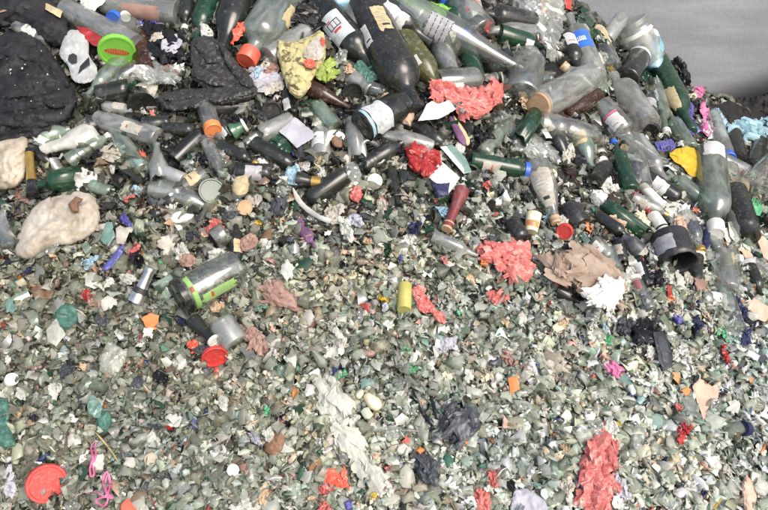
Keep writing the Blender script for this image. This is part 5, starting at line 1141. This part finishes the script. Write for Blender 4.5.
# ------------------------------------------------------------------ the cullet nobody could count: one object
def cullet_material():
    m = bpy.data.materials.new('mixed_cullet'); m.use_nodes = True
    nt = m.node_tree; N, L = nt.nodes, nt.links
    b = N['Principled BSDF']; out = N['Material Output']
    at = N.new('ShaderNodeAttribute'); at.attribute_name = 'piece'
    tc = N.new('ShaderNodeTexCoord')
    n1 = N.new('ShaderNodeTexNoise'); n1.inputs['Scale'].default_value = 170; n1.inputs['Detail'].default_value = 5; n1.inputs['Roughness'].default_value = .7
    L.new(tc.outputs['Object'], n1.inputs['Vector'])
    mr = N.new('ShaderNodeMapRange'); mr.inputs['From Min'].default_value = .48; mr.inputs['From Max'].default_value = .68; mr.inputs['To Max'].default_value = .6
    L.new(n1.outputs['Fac'], mr.inputs['Value'])
    hs = N.new('ShaderNodeHueSaturation'); hs.inputs['Value'].default_value = .68; hs.inputs['Saturation'].default_value = 1.05
    L.new(at.outputs['Color'], hs.inputs['Color'])
    mx = N.new('ShaderNodeMix'); mx.data_type = 'RGBA'
    L.new(mr.outputs[0], mx.inputs[0]); L.new(at.outputs['Color'], mx.inputs[6]); L.new(hs.outputs[0], mx.inputs[7])
    L.new(mx.outputs[2], b.inputs['Base Color'])
    b.inputs['Roughness'].default_value = .2
    bp = N.new('ShaderNodeBump'); bp.inputs['Strength'].default_value = .2; bp.inputs['Distance'].default_value = .002
    L.new(n1.outputs['Fac'], bp.inputs['Height']); L.new(bp.outputs[0], b.inputs['Normal'])
    tl = N.new('ShaderNodeBsdfTranslucent'); L.new(mx.outputs[2], tl.inputs['Color'])
    mt = N.new('ShaderNodeMixShader'); mt.inputs[0].default_value = .28; L.new(b.outputs[0], mt.inputs[1]); L.new(tl.outputs[0], mt.inputs[2])
    tr = N.new('ShaderNodeBsdfTransparent'); tr.inputs['Color'].default_value = (.88, .91, .86, 1)
    ms = N.new('ShaderNodeMixShader')
    L.new(at.outputs['Alpha'], ms.inputs[0]); L.new(tr.outputs[0], ms.inputs[1]); L.new(mt.outputs[0], ms.inputs[2])
    L.new(ms.outputs[0], out.inputs['Surface'])
    return m
PALE = [((.44, .465, .39), 7), ((.35, .37, .30), 5.5), ((.53, .55, .48), 5), ((.38, .42, .34), 3.5), ((.24, .24, .18), 4.5), ((.60, .59, .52), 1.6), ((.38, .32, .23), 1.6), ((.17, .12, .08), .7), ((.12, .13, .10), 1.3), ((.05, .055, .045), .9), ((.05, .12, .08), .45), ((.26, .36, .31), .6), ((.70, .69, .64), .8), ((.5, .4, .29), .7), ((.5, .10, .08), .2), ((.55, .3, .24), .3), ((.06, .08, .25), .12), ((.6, .22, .05), .08)]
DARK = [((.022, .023, .021), 8), ((.05, .05, .045), 5), ((.10, .10, .085), 4), ((.20, .20, .17), 3), ((.30, .30, .26), 1.8), ((.42, .41, .37), 1.0), ((.10, .065, .04), 1), ((.03, .07, .045), 1.0), ((.6, .59, .55), .5), ((.42, .33, .22), .5)]
def batch(n, rlo, rhi, flat, spread, zlo, zhi, m=6, curl=.5):
    px = rng.uniform(-150, 925, n); py = rng.uniform(-95, 640, n)
    t, hit = solve(px, py)
    ix = np.clip(px.astype(int) - MX0, 0, MASK.shape[1] - 1); iy = np.clip(py.astype(int) - MY0, 0, MASK.shape[0] - 1)
    keep = hit & ((MASK[iy, ix] == 0) | (rng.random(n) < .10))
    px, py = px[keep], py[keep]; n = len(px)
    lift = rng.uniform(zlo, zhi, n)
    c = P(px, py, lift)
    rad = rlo * (rhi / rlo) ** (rng.random(n) ** 1.6)
    rad *= np.where(py < 200, 1.25, 1.0)
    e = .008
    gx = (H(c[:, 0] + e, c[:, 1]) - H(c[:, 0] - e, c[:, 1])) / (2 * e); gy = (H(c[:, 0], c[:, 1] + e) - H(c[:, 0], c[:, 1] - e)) / (2 * e)
    nr = np.stack([-gx, -gy, np.ones(n)], -1); nr /= np.linalg.norm(nr, axis=1)[:, None]
    z = nr + rng.standard_normal((n, 3)) * spread; z /= np.linalg.norm(z, axis=1)[:, None]
    x = np.cross(z, rng.standard_normal((n, 3))); x /= np.linalg.norm(x, axis=1)[:, None]
    y = np.cross(z, x)
    a = (np.arange(m)[None] + rng.uniform(-.38, .38, (n, m))) * 2 * np.pi / m
    rr = rng.uniform(.35, 1.0, (n, m)); asp = rng.uniform(.42, 1, (n, 1))
    u = np.cos(a) * rr; v = np.sin(a) * rr * asp
    cu = rng.uniform(-curl, curl, (n, 1)) + curl * .3
    w = cu * (.4 - u * u)
    th = flat * rng.uniform(.6, 1.5, (n, 1))
    sh = rng.uniform(.6, 1.0, (n, 1))
    R_ = rad[:, None]
    def at(u, v, w): return c[:, None, :] + x[:, None, :] * (u * R_)[..., None] + y[:, None, :] * (v * R_)[..., None] + z[:, None, :] * (w * R_)[..., None]
    top = at(u * sh, v * sh, w + th / 2); bot = at(u, v, w - th / 2)
    z0 = np.zeros((n, 1)); pk = cu * .4 + rng.normal(0, .06, (n, 1))
    V = np.concatenate([top, bot, at(z0, z0, pk + th / 2), at(z0, z0, pk - th / 2)], 1)   # n, 2m + 2, 3
    d = dark_at(px, py)
    pc = np.array([q[0] for q in PALE]); pw = np.array([q[1] for q in PALE]); pw = pw / pw.sum()
    dc = np.array([q[0] for q in DARK]); dw = np.array([q[1] for q in DARK]); dw = dw / dw.sum()
    col = np.where((rng.random(n) < d * .92)[:, None], dc[rng.choice(len(dc), n, p=dw)], pc[rng.choice(len(pc), n, p=pw)])
    # the litter came down in loads: cleaner, browner and dirtier patches a hand or two across
    lo1 = np.sin(c[:, 0] * 23 + 4 * np.sin(c[:, 1] * 17)) * np.sin(c[:, 1] * 27 + 3 * np.sin(c[:, 0] * 13)); lo2 = np.sin(c[:, 0] * 9 + 1 + 2 * np.sin(c[:, 1] * 11)) * np.sin(c[:, 1] * 12 - 2)
    pale_and_lit = np.clip((px - 400) / 430 + (py - 265) / 480, -1.0, .75)  # paler cullet and brighter light towards lower right, both put into the colour
    col = col * 1.16 * np.exp(.24 * lo1 + .14 * lo2 + (.50 * pale_and_lit - .10))[:, None] * (1 + np.stack([.05 * lo2 - .03 * pale_and_lit, 0 * lo2, -.06 * lo2 + .07 * pale_and_lit], -1))
    col = col * np.exp(rng.normal(0, .17, n))[:, None] * np.exp(rng.normal(0, .04, (n, 3)))
    if rhi > .033: col = col * .6 + np.array([.46, .48, .41]) * .4 * (1 - .7 * d)[:, None]
    al = np.where(rng.random(n) < .62, rng.uniform(.38, .85, n), 1.0)
    if rhi > .033: al = rng.uniform(.25, .65, n)
    return V, np.concatenate([np.clip(col, .004, .8), al[:, None]], 1)
VV, CC, LI, LS = [], [], [], []
vo = lo_ = 0
for args in ((30000, .008, .021, .14, .65, -.012, .008, 7, .8), (16000, .003, .008, .6, 1.2, -.004, .010, 5, .3), (26000, .012, .031, .07, .55, -.008, .010, 8, 1.1), (15000, .008, .024, .04, .8, .0, .014, 8, 1.7), (8000, .015, .036, .035, .5, .002, .014, 10, 1.2)):
    V, C = batch(*args)
    n, k, _ = V.shape; m = k // 2 - 1
    base = np.arange(n)[:, None] * k + vo
    i = np.arange(m); j = (i + 1) % m
    topf = np.stack([i, j, i * 0 + 2 * m], -1).reshape(-1)[None] + base
    botf = np.stack([m + j, m + i, i * 0 + 2 * m + 1], -1).reshape(-1)[None] + base
    sides = np.stack([j, i, m + i, m + j], -1).reshape(-1)[None] + base
    per = np.concatenate([topf, botf, sides], 1)         # n, 10m
    st = np.concatenate([3 * np.arange(2 * m), 6 * m + 4 * np.arange(m)])
    LI.append(per.reshape(-1)); LS.append((np.arange(n)[:, None] * (10 * m) + st[None] + lo_).reshape(-1))
    VV.append(V.reshape(-1, 3)); CC.append(np.repeat(C, k, 0))
    vo += n * k; lo_ += n * 10 * m
VV = np.concatenate(VV); CC = np.concatenate(CC); LI = np.concatenate(LI); LS = np.concatenate(LS)
org = np.array([0, 1.4, .9])
me = bpy.data.meshes.new('glass_cullet')
me.vertices.add(len(VV)); me.vertices.foreach_set('co', (VV - org).astype(np.float32).ravel())
me.loops.add(len(LI)); me.loops.foreach_set('vertex_index', LI.astype(np.int32))
me.polygons.add(len(LS)); me.polygons.foreach_set('loop_start', LS.astype(np.int32))
ca = me.color_attributes.new('piece', 'FLOAT_COLOR', 'POINT'); ca.data.foreach_set('color', CC.astype(np.float32).ravel())
me.materials.append(cullet_material())
me.update(calc_edges=True); me.validate()
o = obj('glass_cullet', me); o.location = org
o['kind'] = 'stuff'
tag(o, 'crushed grey green glass cullet and grit making up the heap', 'glass cullet')
